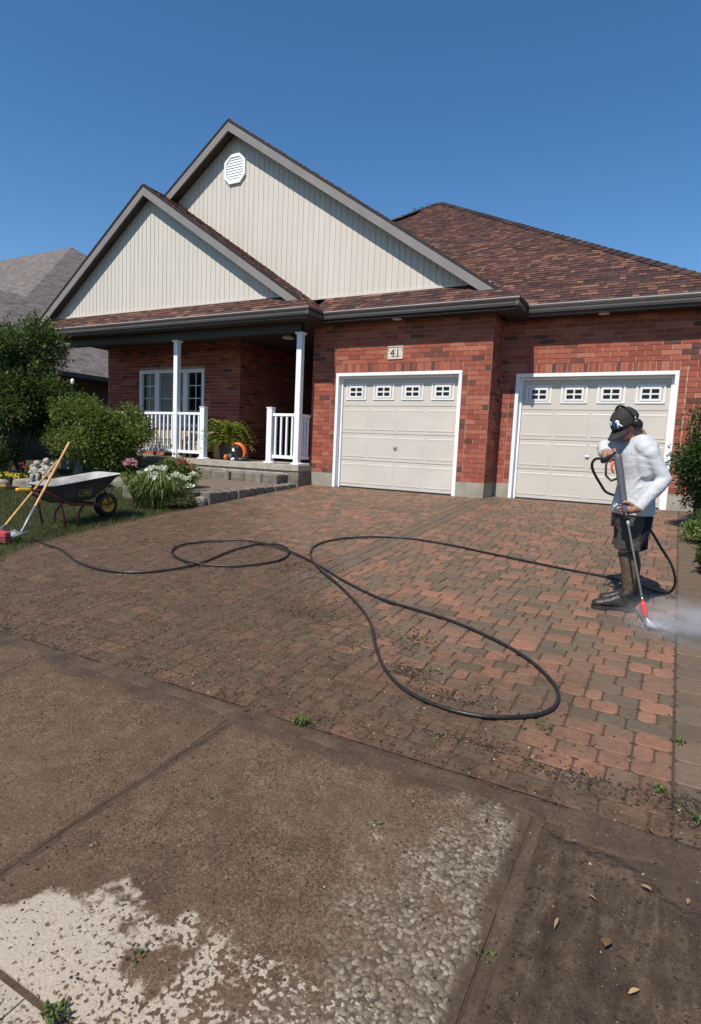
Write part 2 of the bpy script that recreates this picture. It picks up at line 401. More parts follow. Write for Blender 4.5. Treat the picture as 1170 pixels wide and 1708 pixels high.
MT['soil'] = m_soil('garden_soil', (.03,.022,.016), (.07,.05,.035))
MT['asphalt'] = m_soil('asphalt', (.04,.04,.04), (.065,.063,.06), 60)
def m_leaf(name, a, b, c, trans=.25, rough=.45):
    n = NT(name); t = n.attr()
    cc = n.ramp(t, [(0,a),(.55,b),(1,c)])
    n.set(cc, rough, 0, .35)
    tr = n.n('BsdfTranslucent'); n.l(n.mix(.5, cc, (.16,.22,.03)), tr.inputs['Color'])
    ms = n.n('MixShader'); ms.inputs[0].default_value = trans
    n.l(n.p.outputs[0], ms.inputs[1]); n.l(tr.outputs[0], ms.inputs[2]); n.l(ms.outputs[0], n.t.nodes['Material Output'].inputs['Surface']); return n.m
MT['leaf_dark'] = m_leaf('tree_leaf', (.018,.040,.010),(.044,.082,.018),(.12,.16,.04), .35, .55)
MT['leaf_shrub'] = m_leaf('shrub_leaf', (.045,.068,.012),(.115,.150,.026),(.24,.27,.065), .35, .6)
MT['leaf_right'] = m_leaf('evergreen_leaf', (.016,.038,.011),(.036,.074,.02),(.09,.14,.035), .3, .55)
MT['leaf_fern'] = m_leaf('fern_leaf', (.10,.14,.02),(.26,.32,.04),(.52,.55,.12), .45)
MT['leaf_lily'] = m_leaf('strap_leaf', (.045,.07,.018),(.11,.15,.035),(.26,.30,.11), .3)
MT['grass'] = m_leaf('grass_blade', (.034,.042,.012),(.066,.076,.022),(.15,.135,.055), .25, .6)
MT['weed'] = m_leaf('weed_leaf', (.045,.075,.02),(.09,.125,.03),(.17,.19,.06), .3)
MT['litter'] = m_leaf('leaf_litter', (.06,.038,.02),(.20,.10,.045),(.42,.30,.16), .15, .7)
MT['petal_white'] = m_leaf('cream_petal', (.55,.58,.40),(.72,.74,.60),(.85,.85,.78), .25)
MT['petal_pink'] = m_leaf('pink_petal', (.50,.16,.22),(.62,.26,.33),(.75,.42,.48), .25)
MT['petal_red'] = m_leaf('red_petal', (.35,.03,.03),(.50,.05,.04),(.58,.12,.10), .2)
MT['petal_yellow'] = m_leaf('yellow_petal', (.55,.42,.02),(.70,.58,.04),(.8,.7,.15), .2)
def m_bark():
    n = NT('bark'); p = n.obj(); f = n.noise(n.scale(p,(20,20,4)), 1.5, 6, .7)
    n.set(n.ramp(f, [(.3,(.045,.038,.03)),(.7,(.14,.12,.10))]), .9, 0, .2).bump(f, .8, .02); return n.m
MT['bark'] = m_bark()
def m_rock(name, a, b):
    n = NT(name); p = n.pos(); f = n.noise(p, 7, 7, .7)
    n.set(n.ramp(f, [(.3,a),(.7,b)]), .9, 0, .2).bump(n.noise(p, 40, 6, .7), .6, .012); return n.m
MT['rock'] = m_rock('edging_rock', (.16,.14,.115), (.34,.31,.26))
MT['stepstone'] = m_rock('step_stone', (.10,.085,.07), (.24,.205,.165))
MT['slab'] = m_rock('porch_slab', (.27,.24,.195), (.44,.40,.33))
MT['walkway'] = m_rock('walkway_concrete', (.12,.092,.068), (.20,.16,.12))

# ================================================================== THE SETTING
# ground: one sheet to the horizon, following the fall of the front yard to the street
yp = [(-600,-1.02),(-13,-1.0),(-10.9,-.98),(-10.6,-.865),(-9.4,-.775),(-0.02,-.045),(3,-.02),(600,-.02)]
mb = MB(); xs = [-600,-60,-20,0,20,60,600]
for y, z in yp:
    for x in xs: mb.v.append((x,y,z))
for j in range(len(yp)-1):
    for i in range(len(xs)-1):
        a = j*len(xs)+i; mb.f.append((a,a+1,a+1+len(xs),a+len(xs))); mb.t.append(.5)
ground = mb.build('ground', MT['lawnbase']); tag(ground, kind='structure')

# ---- driveway of pavers
DX0, DX1, DY0 = -0.42, 6.10, -7.86
def plane_sheet(x0,x1,y0,y1,off):
    return MB().add([(x0,y0,gz(y0)+off),(x1,y0,gz(y0)+off),(x1,y1,gz(y1)+off),(x0,y1,gz(y1)+off)],[(0,1,2,3)])
def left_edge(y):     # the lawn edge wanders out towards the street
    pts = [(-8.0,1.0),(-6.75,.10),(-6.15,-.22),(-5.3,-.36),(-4,-.45),(-3.3,-.45),(-2.9,-.5),(0,-.5)]
    for (a,b),(c,d) in zip(pts,pts[1:]):
        if a <= y <= c: return b+(d-b)*(y-a)/(c-a)
    return pts[0][1] if y < pts[0][0] else pts[-1][1]
def mudh(x, y):      # how much dirt still fills the joints here (0..1)
    b = float(np.interp(y, [-7.9,-7.3,-6.7,-6.1,-5.5,-4.7,-3.6,-2.5,-1.2,.2], [5.9,5.45,4.9,4.0,3.1,2.2,.7,-.1,-.5,-.9]))
    d = b-x + 1.2*mnoise.noise(Vector((x*1.1,y*1.1,3))) + .4*mnoise.noise(Vector((x*6,y*6,7)))
    return min(1, max(0, (d+.5)/1.6))
mb = MB(); NXB, NYB = 116, 150
for j in range(NYB+1):
    yy = DY0+(0.75-DY0)*j/NYB; xl = left_edge(yy)-.1
    for i in range(NXB+1):
        xx = xl+(6.31-xl)*i/NXB; m_ = mudh(xx,yy)
        mb.v.append((xx,yy,gz(yy)-.0085+.0062*m_+.0042*m_*mnoise.noise(Vector((xx*9,yy*9,1)))+.002*mnoise.noise(Vector((xx*30,yy*30,1)))))
for j in range(NYB):
    for i in range(NXB): a = j*(NXB+1)+i; mb.f.append((a,a+1,a+NXB+2,a+NXB+1)); mb.t.append(.5)
driveway = mb.build('driveway', MT['bed'], None, True); tag(driveway, 'driveway of red and grey concrete pavers, half washed and half muddy', kind='structure')

def paver_geo(w, d, top=.0, rad=.018, ch=.005, h=.05):
    x, y = w/2, d/2; r = min(rad, x*.6, y*.6)
    o = [(-x+r,-y),(x-r,-y),(x,-y+r),(x,y-r),(x-r,y),(-x+r,y),(-x,y-r),(-x,-y+r)]
    k = lambda s: [(px*(1-s/x) , py*(1-s/y)) for px, py in o]
    V = [(a,b,top-h) for a,b in o] + [(a,b,top-ch) for a,b in o] + [(a,b,top) for a,b in k(ch)]
    Fc = [(i,(i+1)%8,8+(i+1)%8,8+i) for i in range(8)] + [(8+i,8+(i+1)%8,16+(i+1)%8,16+i) for i in range(8)] + [tuple(range(16,24))]
    return V, Fc
pav = []   # x, y, w, d, tint
R = random.Random(7)
def rowfill(x0, x1, y, d, greyish=0.42):
    x = x0
    while x < x1-.02:
        w = R.choice((.09,.135,.135,.18,.18))
        if x1-(x+w) < .07: w = x1-x
        t = R.uniform(0,.33) if R.random() < greyish else R.uniform(.38,1)
        pav.append((x+w/2, y+d/2, w-.0055, d-.0055, t)); x += w
y = DY0 + .0
rows = 0
while y < 0.60:
    d = .124
    lx = left_edge(y+d/2)
    ymax1 = -.005
    if y+d < ymax1:
        rowfill(lx, 2.98, y, d, .40); 
        if y+d < .0: pass
    if y+d < .60:
        x_start = 3.28 if y+d < 0 else 3.09
        rowfill(x_start, DX1, y, d, .38)
    y += d
y = DY0
while y < -.02:                                   # grey band between the two bays
    d = .185
    for xa in (2.98, 3.13): pav.append((xa+.075, y+d/2, .143, d-.007, R.uniform(.05,.34)))
    y += d
y = DY0
while y < .55:                                    # border course on the right
    d = .19; pav.append((6.205, y+d/2, .198, d-.008, R.uniform(.02,.36))); y += d
def paver_seen(q): return (Vector((q[0],q[1],gz(q[1])))-CAM).length
def inview(P, mx=40, my=40):
    d = Vector(P)-CAM; w = d.dot(_f)
    if w <= .1: return False
    px = 585+FPX*d.dot(r2)/w; py = 854-FPX*d.dot(u2)/w
    return -mx < px < 1170+mx and -my < py < 1708+my
vis = sorted([q for q in pav if inview((q[0],q[1],gz(q[1])))], key=paver_seen)
solo = set(id(q) for q in vis[:300]); cache = {}
rot_slope = Euler((math.atan(GS),0,0))
mb = MB()
for q in pav:
    x, y, w, d, t = q
    tilt = Euler((math.atan(GS if y < 0 else 0)+R.gauss(0,.008), R.gauss(0,.008), R.gauss(0,.006)))
    z = gz(y) + R.gauss(0,.0012)
    if id(q) in solo:
        key = (round(w,2), round(d,2), round(t*11)/11)
        if key not in cache:
            V, Fc = paver_geo(w, d); me = MB().add(V, Fc, key[2]).mesh('paver', False, True); me.materials.append(MT['paver']); cache[key] = me
        o = link('paver', cache[key], driveway); o.location = (x,y,z); o.rotation_euler = tilt
    else:
        V, Fc = paver_geo(w, d, ch=.005); Mx = Matrix.Translation((x,y,z)) @ tilt.to_matrix().to_4x4()
        mb.add([Mx @ Vector(v) for v in V], Fc, t)
tag(mb.build('paver_field', MT['paver'], driveway, False, True), kind='stuff')

# ---- sidewalk slabs along the street
sidewalk = plane_sheet(-14, 14, -9.42, DY0+.03, -.0125).build('sidewalk', MT['bed']); tag(sidewalk, 'concrete sidewalk slabs crossing the foot of the driveway', kind='structure')
def slab(x0,x1,y0,y1,mat,nm='slab',top=0.0):
    nx, ny = max(2,int((x1-x0)/.12)), max(2,int((y1-y0)/.12))
    mb = MB(); g = .0025
    x0 += g; x1 -= g; y0 += g; y1 -= g
    V = {}
    for j in range(ny+1):
        for i in range(nx+1):
            x = x0+(x1-x0)*i/nx; yy = y0+(y1-y0)*j/ny
            e = min(x-x0,x1-x,yy-y0,y1-yy)
            z = gz(yy)+top+ .003*mnoise.noise(Vector((x*2,yy*2,0))) - (.006 if e < .001 else 0)
            V[i,j] = len(mb.v); mb.v.append((x,yy,z))
    for j in range(ny):
        for i in range(nx): mb.f.append((V[i,j],V[i+1,j],V[i+1,j+1],V[i,j+1])); mb.t.append(.5)
    # skirts
    rim = [V[i,0] for i in range(nx+1)]+[V[nx,j] for j in range(1,ny+1)]+[V[i,ny] for i in range(nx-1,-1,-1)]+[V[0,j] for j in range(ny-1,0,-1)]
    for a, b in zip(rim, rim[1:]+rim[:1]):
        k = len(mb.v); va, vb = mb.v[a], mb.v[b]; mb.v += [(va[0],va[1],va[2]-.05),(vb[0],vb[1],vb[2]-.05)]; mb.f.append((b,a,k,k+1)); mb.t.append(.5)
    return auto_smooth(mb.build(nm, mat, sidewalk), 30)
for xa, xb in ((-4.87,-3.37),(-3.37,-1.87),(-1.87,-.37),(-.37,1.13),(1.13,2.63),(2.63,4.13),(4.13,5.627)):
    slab(xa, xb, -9.35, DY0-.004, MT['walk'])
slab(5.627, 7.13, -9.35, DY0-.004, MT['walkmud'], top=-.003)
slab(7.13, 8.63, -9.35, DY0-.004, MT['walkmud'], top=-.003)
for xa, xb in ((2.2,3.4),(3.4,4.6),(4.6,5.8),(5.8,7.0)):                       # apron slabs beyond the sidewalk joint
    slab(xa, xb, -10.45, -9.365, MT['walk'], 'apron_slab', -.004)

# ---- silt settled over the seams: low ridges of smooth wet mud that sink into the paving at their edges
def m_silt():
    n = NT('wet_silt'); p = n.pos(); f = n.noise(p, 5, 6, .6); g = n.noise(p, 90, 5, .7)
    c = n.ramp(f, [(.3,(.050,.033,.021)),(.7,(.105,.071,.046))]); c = n.mix(.8, c, n.ramp(g, [(.3,.5),(.7,1.5)]), 'MULTIPLY')
    n.set(c, n.mapr(f, .35, .65, .32, .7), 0, .25).bump(n.math('ADD', f, n.math('MULTIPLY', g, .8)), .6, .007); return n.m
MT['silt'] = m_silt()
def silt(path, w0, w1, hgt, seed, label):
    P = [Vector((x,y,0)) for x,y in path]; pts = []
    for a, b in zip(P, P[1:]):
        k = max(1,int((b-a).length/.02)); pts += [a.lerp(b,i/k) for i in range(k)]
    pts.append(P[-1]); mb = MB(); NC = 9; n = len(pts)
    for i, q in enumerate(pts):
        t = (pts[min(i+1,n-1)]-pts[max(i-1,0)]).normalized(); sd_ = Vector((-t.y,t.x,0))
        wl = (w0+(w1-w0)*(.5+.5*mnoise.noise(q*2.3+Vector((seed,0,0)))))*(1+.35*mnoise.noise(q*9+Vector((0,seed,0)))); wr = (w0+(w1-w0)*(.5+.5*mnoise.noise(q*2.1+Vector((0,0,seed)))))*(1+.35*mnoise.noise(q*8+Vector((seed,seed,0))))
        for k in range(NC):
            s_ = k/(NC-1)*2-1; c = q+sd_*(s_*(wl if s_ > 0 else wr)); prof = 1-s_*s_
            mb.v.append((c.x,c.y,gz(c.y)-.009+hgt*min(1,prof*1.7)+.0022*mnoise.noise(Vector((c.x*14,c.y*14,seed)))*prof))
    for i in range(n-1):
        for k in range(NC-1): a = i*NC+k; mb.f.append((a,a+1,a+NC+1,a+NC)); mb.t.append(.5)
    return tag(mb.build('mud_deposit', MT['silt'], None, True), label, kind='stuff')
silt([(.9,-7.90),(2.2,-7.91),(3.2,-7.92),(4.2,-7.92),(5.0,-7.93),(5.6,-7.93),(6.1,-7.92),(7.0,-7.90)], .025, .10, .0100, 3, 'band of wet brown mud where the pavers meet the sidewalk')
silt([(5.66,-7.9),(5.655,-8.4),(5.65,-9.0),(5.64,-9.34)], .012, .040, .0090, 9, 'wet mud along the edge between two sidewalk slabs')
silt([(4.115,-9.3),(4.13,-8.6),(4.15,-8.05)], .006, .018, .0092, 15, 'thin mud line filling the joint of the brown slab')
silt([(5.75,-8.0),(6.0,-7.98),(6.3,-8.02),(6.9,-7.98)], .03, .10, .0092, 21, 'dark muddy puddle at the corner of the dirty slab')

# ---- crumbs of dirt, gravel and clippings scattered over the ground
def crumbs(name, n, sampler, smin, smax, mat, seed, parent=None, flat=.6):
    rg = np.random.default_rng(seed); P = sampler(rg, n); n = len(P)
    base = np.array([(1,0,0),(0,1,0),(-1,0,0),(0,-1,0),(0,0,1),(0,0,-.6)], float)
    Fc = np.array([(0,1,4),(1,2,4),(2,3,4),(3,0,4),(1,0,5),(2,1,5),(3,2,5),(0,3,5)])
    s = smin + (smax-smin)*rg.random(n)**3
    V = base[None]*s[:,None,None]*rg.uniform(.55,1.3,(n,6,3)); V[:,:,2] *= flat
    a = rg.uniform(0,6.28,n); c, sn = np.cos(a)[:,None], np.sin(a)[:,None]
    X = V[:,:,0]*c-V[:,:,1]*sn; Y = V[:,:,0]*sn+V[:,:,1]*c; V[:,:,0] = X; V[:,:,1] = Y
    V += P[:,None,:]; V[:,:,2] += s[:,None]*.25
    F = (Fc[None]+(np.arange(n)*6)[:,None,None]).reshape(-1,3); t = np.repeat(rg.random(n), 8)
    me = quick_mesh(name, V.reshape(-1,3), F, t); me.materials.append(mat); return tag(link(name, me, parent), kind='stuff')
def zg(P): P[:,2] = np.where(P[:,1] < 0, GS*P[:,1], 0); return P
def s_drive(rg, n):
    P = np.zeros((n*4,3)); P[:,0] = rg.uniform(-.3,6.1,n*4); P[:,1] = -7.85+7.0*rg.random(n*4)**1.5
    b = np.interp(P[:,1], [-7.9,-7.3,-6.7,-6.1,-5.5,-4.7,-3.6,-2.5,0], [6.1,5.6,5.0,4.1,3.2,2.3,.9,.1,-.6])
    keep = rg.random(n*4) < 1/(1+np.exp((P[:,0]-b)/.22)); return zg(P[keep][:n])
def s_walk(rg, n):
    P = np.zeros((n,3)); P[:,0] = rg.uniform(1.5,5.62,n); P[:,1] = rg.uniform(-9.3,-7.85,n); return zg(P)
def s_mud(rg, n):
    P = np.zeros((n,3)); P[:,0] = rg.uniform(5.64,6.9,n); P[:,1] = rg.uniform(-9.3,-7.85,n); P[:,2] = 0; P = zg(P); P[:,2] -= .002; return P
def s_patches(rg, n):
    cs = [(2.75,-5.45,.14,.30),(2.2,-5.9,.35,.12),(3.6,-6.5,.3,.2),(5.75,-7.66,.28,.07),(5.25,-7.62,.25,.06),(4.75,-7.05,.16,.10),(5.05,-7.22,.22,.08),(4.55,-6.6,.15,.25),(6.15,-7.62,.15,.08),(3.2,-5.6,.2,.3),(6.4,-7.75,.3,.08),(1.0,-5.4,.4,.4)]
    Q = []
    for x,y,a,b in cs:
        k = n//len(cs); q = np.zeros((k,3)); q[:,0] = rg.normal(x,a*.55,k); q[:,1] = rg.normal(y,b*.55,k); Q.append(q)
    return zg(np.concatenate(Q))
def m_crumb(name, stops):
    n = NT(name); n.set(n.ramp(n.attr(), stops), .9, 0, .25); return n.m
MT['crumb'] = m_crumb('dirt_crumb', [(0,(.028,.019,.013)),(.55,(.075,.050,.032)),(.88,(.125,.088,.058)),(.96,(.25,.19,.13)),(1,(.50,.43,.33))])
MT['crumb2'] = m_crumb('dirt_and_clippings', [(0,(.03,.022,.016)),(.6,(.06,.046,.032)),(.88,(.10,.082,.050)),(.96,(.20,.165,.10)),(1,(.42,.36,.25))])
crumbs('dirt_crumbs', 26000, s_drive, .001, .009, MT['crumb'], 1)['label'] = 'loose dirt crumbs scattered over the unwashed pavers'
crumbs('grit', 9000, s_walk, .001, .006, MT['crumb'], 2)['label'] = 'grit scattered over the sidewalk slabs'
crumbs('mud_clods', 5200, s_mud, .001, .008, MT['crumb2'], 3)['label'] = 'mud clods and bits on the dirty sidewalk slab'
crumbs('dirt_piles', 9500, s_patches, .001, .009, MT['crumb2'], 4)['label'] = 'washed-up heaps of dirt and clippings on the pavers'

# ================================================================== THE HOUSE
house = empty('house', (0,0,0)); tag(house, 'red brick bungalow with two garage doors, porch and twin siding gables', 'house')
S2 = 0.6226                     # setback of the right bay
WX0, WX1, WX2 = -0.55, 3.07, 6.29
D1a, D1b, D2a, D2b, DH = 0.0, 2.5655, 3.3582, 5.9237, 2.22
SOF = 3.15; FND = 0.26; CR = .0848
walls = []     # (mesh object, origin, u dir, normal, bricks)
def wall_block(name, a, b): return MB().box(a, b).build(name, MT['mortar'], house)
def brick_wall(u0, u1, z0, z1, holes=(), seed=0, headers=()):
    """rectangles (u0,u1,z0,z1) for a running bond with stacked headers and a rowlock at openings"""
    rr = random.Random(seed); out = []; nrow = int((z1-z0)/CR+.999)
    blocks = []
    for (ha,hb,hz) in holes:
        blocks.append((ha,hb,-1,hz))
        blocks.append((ha-.0,hb+.0,hz,hz+.112))
    for r in range(nrow):
        za = z0+r*CR; zb = min(za+CR-.010, z1-.002)
        if zb-za < .02: continue
        segs = [(u0,u1)]
        cuts = []
        for (ha,hb,hz) in holes:
            if za < hz+.10: cuts.append((ha,hb, za < hz))
            if za < hz: 
                for s in (-1,1):
                    a = ha-.105 if s < 0 else hb; b = ha if s < 0 else hb+.105
                    if a >= u0-.01 and b <= u1+.01: out.append((a+.005,b-.005,za,zb)); cuts.append((a,b,True))
        for a,b,_ in cuts:
            ns = []
            for p,q in segs:
                if b <= p or a >= q: ns.append((p,q)); continue
                if p < a: ns.append((p,a))
                if b < q: ns.append((b,q))
            segs = ns
        L = .257
        for p,q in segs:
            off = (r%2)*L/2
            k = math.floor((p-off)/L)
            x = off+k*L
            while x < q:
                a, b = max(x,p), min(x+L,q)
                if b-a > .016: out.append((a+.005,b-.005,za,zb))
                x += L
    for (ha,hb,hz) in holes:                       # rowlock lintel
        k = int((hb-ha)/.0855); w = (hb-ha)/k
        top_ = z0+math.ceil((hz+.10-z0)/CR)*CR-.010
        for i in range(k): out.append((ha+i*w+.005, ha+(i+1)*w-.005, hz+.006, top_))
    return out
bricklist = []
def lay(wall, rects, org, u, nrm, seed):
    rr = random.Random(seed); u = Vector(u); nrm = Vector(nrm); org = Vector(org)
    for (a,b,c,d) in rects:
        t = rr.random(); t = t if t > .12 else t*.8
        if t < .16 and rr.random() < .35: t = .2+t
        dep = .008+rr.uniform(-.0015,.002)
        ctr = org+u*((a+b)/2)+Vector((0,0,(c+d)/2))
        bricklist.append((wall, ctr, b-a, d-c, dep, u, nrm, t))
# garage bay 1
T = .22
def mortar_front(name, x0, x1, y, hole, z1=SOF):
    mb = MB(); ha,hb,hz = hole
    mb.box((x0,y,FND),(ha,y+T,z1)); mb.box((hb,y,FND),(x1,y+T,z1)); mb.box((ha,y,hz),(hb,y+T,z1)); return mb.build(name, MT['mortar'], house)
w1 = mortar_front('front_wall', WX0, WX1, 0, (D1a,D1b,DH))
lay(w1, brick_wall(WX0, WX1, FND+.004, SOF, [(D1a,D1b,DH)], 1), (0,0,0), (1,0,0), (0,-1,0), 1)
w2 = mortar_front('front_wall', WX1, WX2, S2, (D2a,D2b,DH))
lay(w2, brick_wall(WX1+.012, WX2, FND+.004, SOF, [(D2a,D2b,DH)], 2), (0,S2,0), (1,0,0), (0,-1,0), 2)
w3 = wall_block('return_wall', (WX1-T, T, FND), (WX1-.001, S2, SOF))
lay(w3, brick_wall(.0, S2-.012, FND+.004, SOF, (), 3), (WX1-.001,0,0), (0,1,0), (1,0,0), 3)
w4 = wall_block('side_wall', (WX2-T, S2+T, FND), (WX2-.001, 13, SOF))
lay(w4, brick_wall(S2, 13, FND+.004, SOF, (), 4), (WX2-.001,0,0), (0,1,0), (1,0,0), 4)
PY = .85; PX0 = -7.61; RX = -3.11; RB = 4.2; PF = .39; SOP = 2.98
WIN = (-6.40, -4.19, 1.12, 2.53)
mb = MB(); mb.box((PX0,PY,.0),(WIN[0],PY+T,3.2)); mb.box((WIN[1],PY,.0),(RX,PY+T,3.2)); mb.box((WIN[0],PY,WIN[3]),(WIN[1],PY+T,3.2)); mb.box((WIN[0],PY,.0),(WIN[1],PY+T,WIN[2]))
w5 = mb.build('porch_wall', MT['mortar'], house)
rc = []
for (a,b,c,d) in brick_wall(PX0, RX, PF+.004, 3.15, (), 5):
    if d <= WIN[2] or c >= WIN[3]: rc.append((a,b,c,d)); continue
    if a < WIN[0]: 
        if min(b,WIN[0])-a > .03: rc.append((a,min(b,WIN[0]-.004),c,d))
    if b > WIN[1]:
        if b-max(a,WIN[1]) > .03: rc.append((max(a,WIN[1]+.004),b,c,d))
lay(w5, rc, (0,PY,0), (1,0,0), (0,-1,0), 5)
w6 = wall_block('recess_wall', (RX-T, PY+T, 0), (RX-.001, RB, 3.2)); lay(w6, brick_wall(PY, RB-.012, PF+.004, 3.15, (), 6), (RX-.001,0,0), (0,1,0), (1,0,0), 6)
w7 = wall_block('entry_wall', (RX, RB, 0), (WX0+.0, RB+T, 3.2)); lay(w7, brick_wall(RX+.012, WX0-.012, PF+.004, 3.15, (), 7), (0,RB,0), (1,0,0), (0,-1,0), 7)
w8 = wall_block('garage_side_wall', (WX0+.001, T, FND), (WX0+T, RB, 3.2)); lay(w8, brick_wall(0.0, RB-.012, FND+.004, 3.15, (), 8), (WX0+.001,0,0), (0,1,0), (-1,0,0), 8)
w9 = wall_block('left_wall', (PX0+.001, PY+T, 0), (PX0+T, 12, 3.2)); lay(w9, brick_wall(PY, 6, .30, 3.15, (), 9), (PX0+.001,0,0), (0,1,0), (-1,0,0), 9)
# 300 best-seen bricks stand alone, the rest are joined per wall
front = [b for b in bricklist if b[0] in (w1,w2)]
front = sorted([b for b in front if inview(b[1])], key=lambda b: (b[1]-CAM).length)[:300]
fs = set(id(b) for b in front); bc = {}; rest = {}
for b in bricklist:
    wall, c, L, H, dep, u, nrm, t = b
    if id(b) in fs:
        key = (round(L,3), round(H,3), round(t*9)/9)
        if key not in bc:
            me = MB().box((-L/2,-.010,-H/2),(L/2,.02,H/2), key[2]).mesh('brick', False, True); me.materials.append(MT['brick']); bc[key] = me
        o = link('brick', bc[key], wall); o.location = c - Vector((0,(dep-.010),0))
        o.rotation_euler = (0,0,0)
    else:
        m_ = rest.setdefault(wall.name, (wall, MB()))[1]
        A = c-u*L/2-Vector((0,0,H/2)); n_ = nrm*dep; inn = -nrm*.02
        q = [A+inn, A+u*L+inn, A+u*L+Vector((0,0,H))+inn, A+Vector((0,0,H))+inn]
        m_.prism(q, n_-inn, t)
for nm, (wall, m_) in rest.items(): tag(m_.build('brickwork', MT['brick'], wall, False, True), kind='stuff')
# foundations
mb = MB()
for (a,b) in (((WX0-.0,-.015,-.4),(D1a,T,FND)),((D1b,-.015,-.4),(WX1+.012,S2,FND)),((WX1+.012,S2-.015,-.4),(D2a,S2+T,FND)),((D2b,S2-.015,-.4),(WX2+.012,13,FND))): mb.box(a,b)
mb.build('foundation', MT['concrete'], house)
mb = MB(); mb.box((D1a,-.0,-.4),(D1b,2.5,-.012)); mb.box((D2a,S2-.0,-.4),(D2b,3.1,-.012)); mb.build('garage_sill', MT['concrete'], house)
# dark interior behind the garage doors
MB().box((WX0+T+.02,.45,-.01),(WX2-T-.02,.50,3.1)).build('garage_backing', MT['black'], house).location = (0,.6,0)

# ---- garage doors
def garage_door(xa, xb, y0, labelled):
    gd = empty('garage_door', ((xa+xb)/2, y0, 0), 0, house); gd['label'] = labelled
    W = xb-xa; hw = W/2
    j = MB()                                             # white frame lining the opening
    j.box((-hw+.002,-.012,-.03),(-hw+.060,.19,DH-.062)); j.box((hw-.060,-.012,-.03),(hw-.002,.19,DH-.062)); j.box((-hw+.002,-.014,DH-.060),(hw-.002,.19,DH-.002))
    j.box((-hw+.060,.10,-.03),(-hw+.105,.13,DH-.105)); j.box((hw-.105,.10,-.03),(hw-.060,.13,DH-.105)); j.box((-hw+.060,.10,DH-.105),(hw-.060,.13,DH-.062))
    j.build('door_frame', MT['white'], gd)
    lw = hw-.095; z0, zt = .012, 2.125; sh = (zt-z0)/4; yd = .135
    for k in range(4):
        s = MB(); za = z0+k*sh+.004; zb = z0+(k+1)*sh-.004
        cols = [(-lw+lw*2*(i+.5)/4) for i in range(4)]
        if k < 3:
            s.box((-lw,yd,za),(lw,yd+.045,zb)); s.build('door_section', MT['door'], gd)
            for cx in cols:
                pw = lw*2/4*.455; zc0, zc1 = za+.055, zb-.06
                p = MB(); e = .022                               # pressed panel: sunken moulding round a raised field
                o = [(cx-pw,zc0),(cx+pw,zc0),(cx+pw,zc1),(cx-pw,zc1)]; rin = lambda d: [(cx-pw+d,zc0+d),(cx+pw-d,zc0+d),(cx+pw-d,zc1-d),(cx-pw+d,zc1-d)]
                V = [(x,yd-.001,z) for x,z in o]+[(x,yd-.0055,z) for x,z in rin(.012)]+[(x,yd-.0060,z) for x,z in rin(.022)]+[(x,yd-.0035,z) for x,z in rin(.040)]
                Fc = [(a+i,a+(i+1)%4,a+4+(i+1)%4,a+4+i) for a in (0,4,8) for i in range(4)]+[(12,13,14,15)]
                p.add(V,Fc).build('raised_panel', MT['door'], gd)
        else:
            ww, wh = .44, .31; zc = (za+zb)/2+.005
            holes = [(cx-ww/2+.09, cx+ww/2-.09) for cx in cols]; z_a, z_b = zc-wh/2+.07, zc+wh/2-.07
            s.box((-lw,yd,za),(lw,yd+.045,z_a)); s.box((-lw,yd,z_b),(lw,yd+.045,zb))
            xs_ = [-lw]+[v for h in holes for v in h]+[lw]
            for a, b in zip(xs_[::2], xs_[1::2]): s.box((a,yd,z_a),(b,yd+.045,z_b))
            s.build('door_section', MT['door'], gd)
            for cx, (ha,hb) in zip(cols, holes):
                fr = MB()
                def ring(x0,x1,y0_,y1_,t,d):
                    fr.box((x0,yd-d,y0_),(x1,yd+.004,y0_+t)); fr.box((x0,yd-d,y1_-t),(x1,yd+.004,y1_)); fr.box((x0,yd-d,y0_+t),(x0+t,yd+.004,y1_-t)); fr.box((x1-t,yd-d,y0_+t),(x1,yd+.004,y1_-t))
                ring(cx-ww/2,cx+ww/2,zc-wh/2,zc+wh/2,.032,.014)
                ring(ha-.028,hb+.028,z_a-.028,z_b+.028,.034,.020)
                fr.box((cx-.013,yd-.019,z_a+.006),(cx+.013,yd+.012,z_b-.006)); fr.box((ha+.006,yd-.017,zc-.013),(cx-.013,yd+.012,zc+.013)); fr.box((cx+.013,yd-.017,zc-.013),(hb-.006,yd+.012,zc+.013))
                fr.build('window_frame', MT['winframe'], gd)
                for sx in (0,1):
                    for sz in (0,1):
                        xa_, xb_ = (ha,cx) if sx == 0 else (cx,hb); zz0, zz1 = (z_a,zc) if sz == 0 else (zc,z_b)
                        MB().box((xa_+.001,yd+.014,zz0+.001),(xb_-.001,yd+.020,zz1-.001)).build('pane', MT['dark_glass'], gd)
    h = MB(); h.box((-.045,yd-.006,.79),(.045,yd+.001,.835)); h.lathe([(.014,0),(.014,.03),(.01,.034)],(0,yd-.005,.812),12,'y'); h.tube([(-.03,yd-.036,.812),(.03,yd-.036,.812)],.008)
    h.build('handle', MT['steel'], gd)
    MB().box((-lw,yd-.004,-.014),(lw,yd+.03,.012)).build('bottom_seal', MT['rubber'], gd)
garage_door(D1a, D1b, 0, 'sand coloured garage door under the number plate')
garage_door(D2a, D2b, S2, 'sand coloured garage door behind the worker')

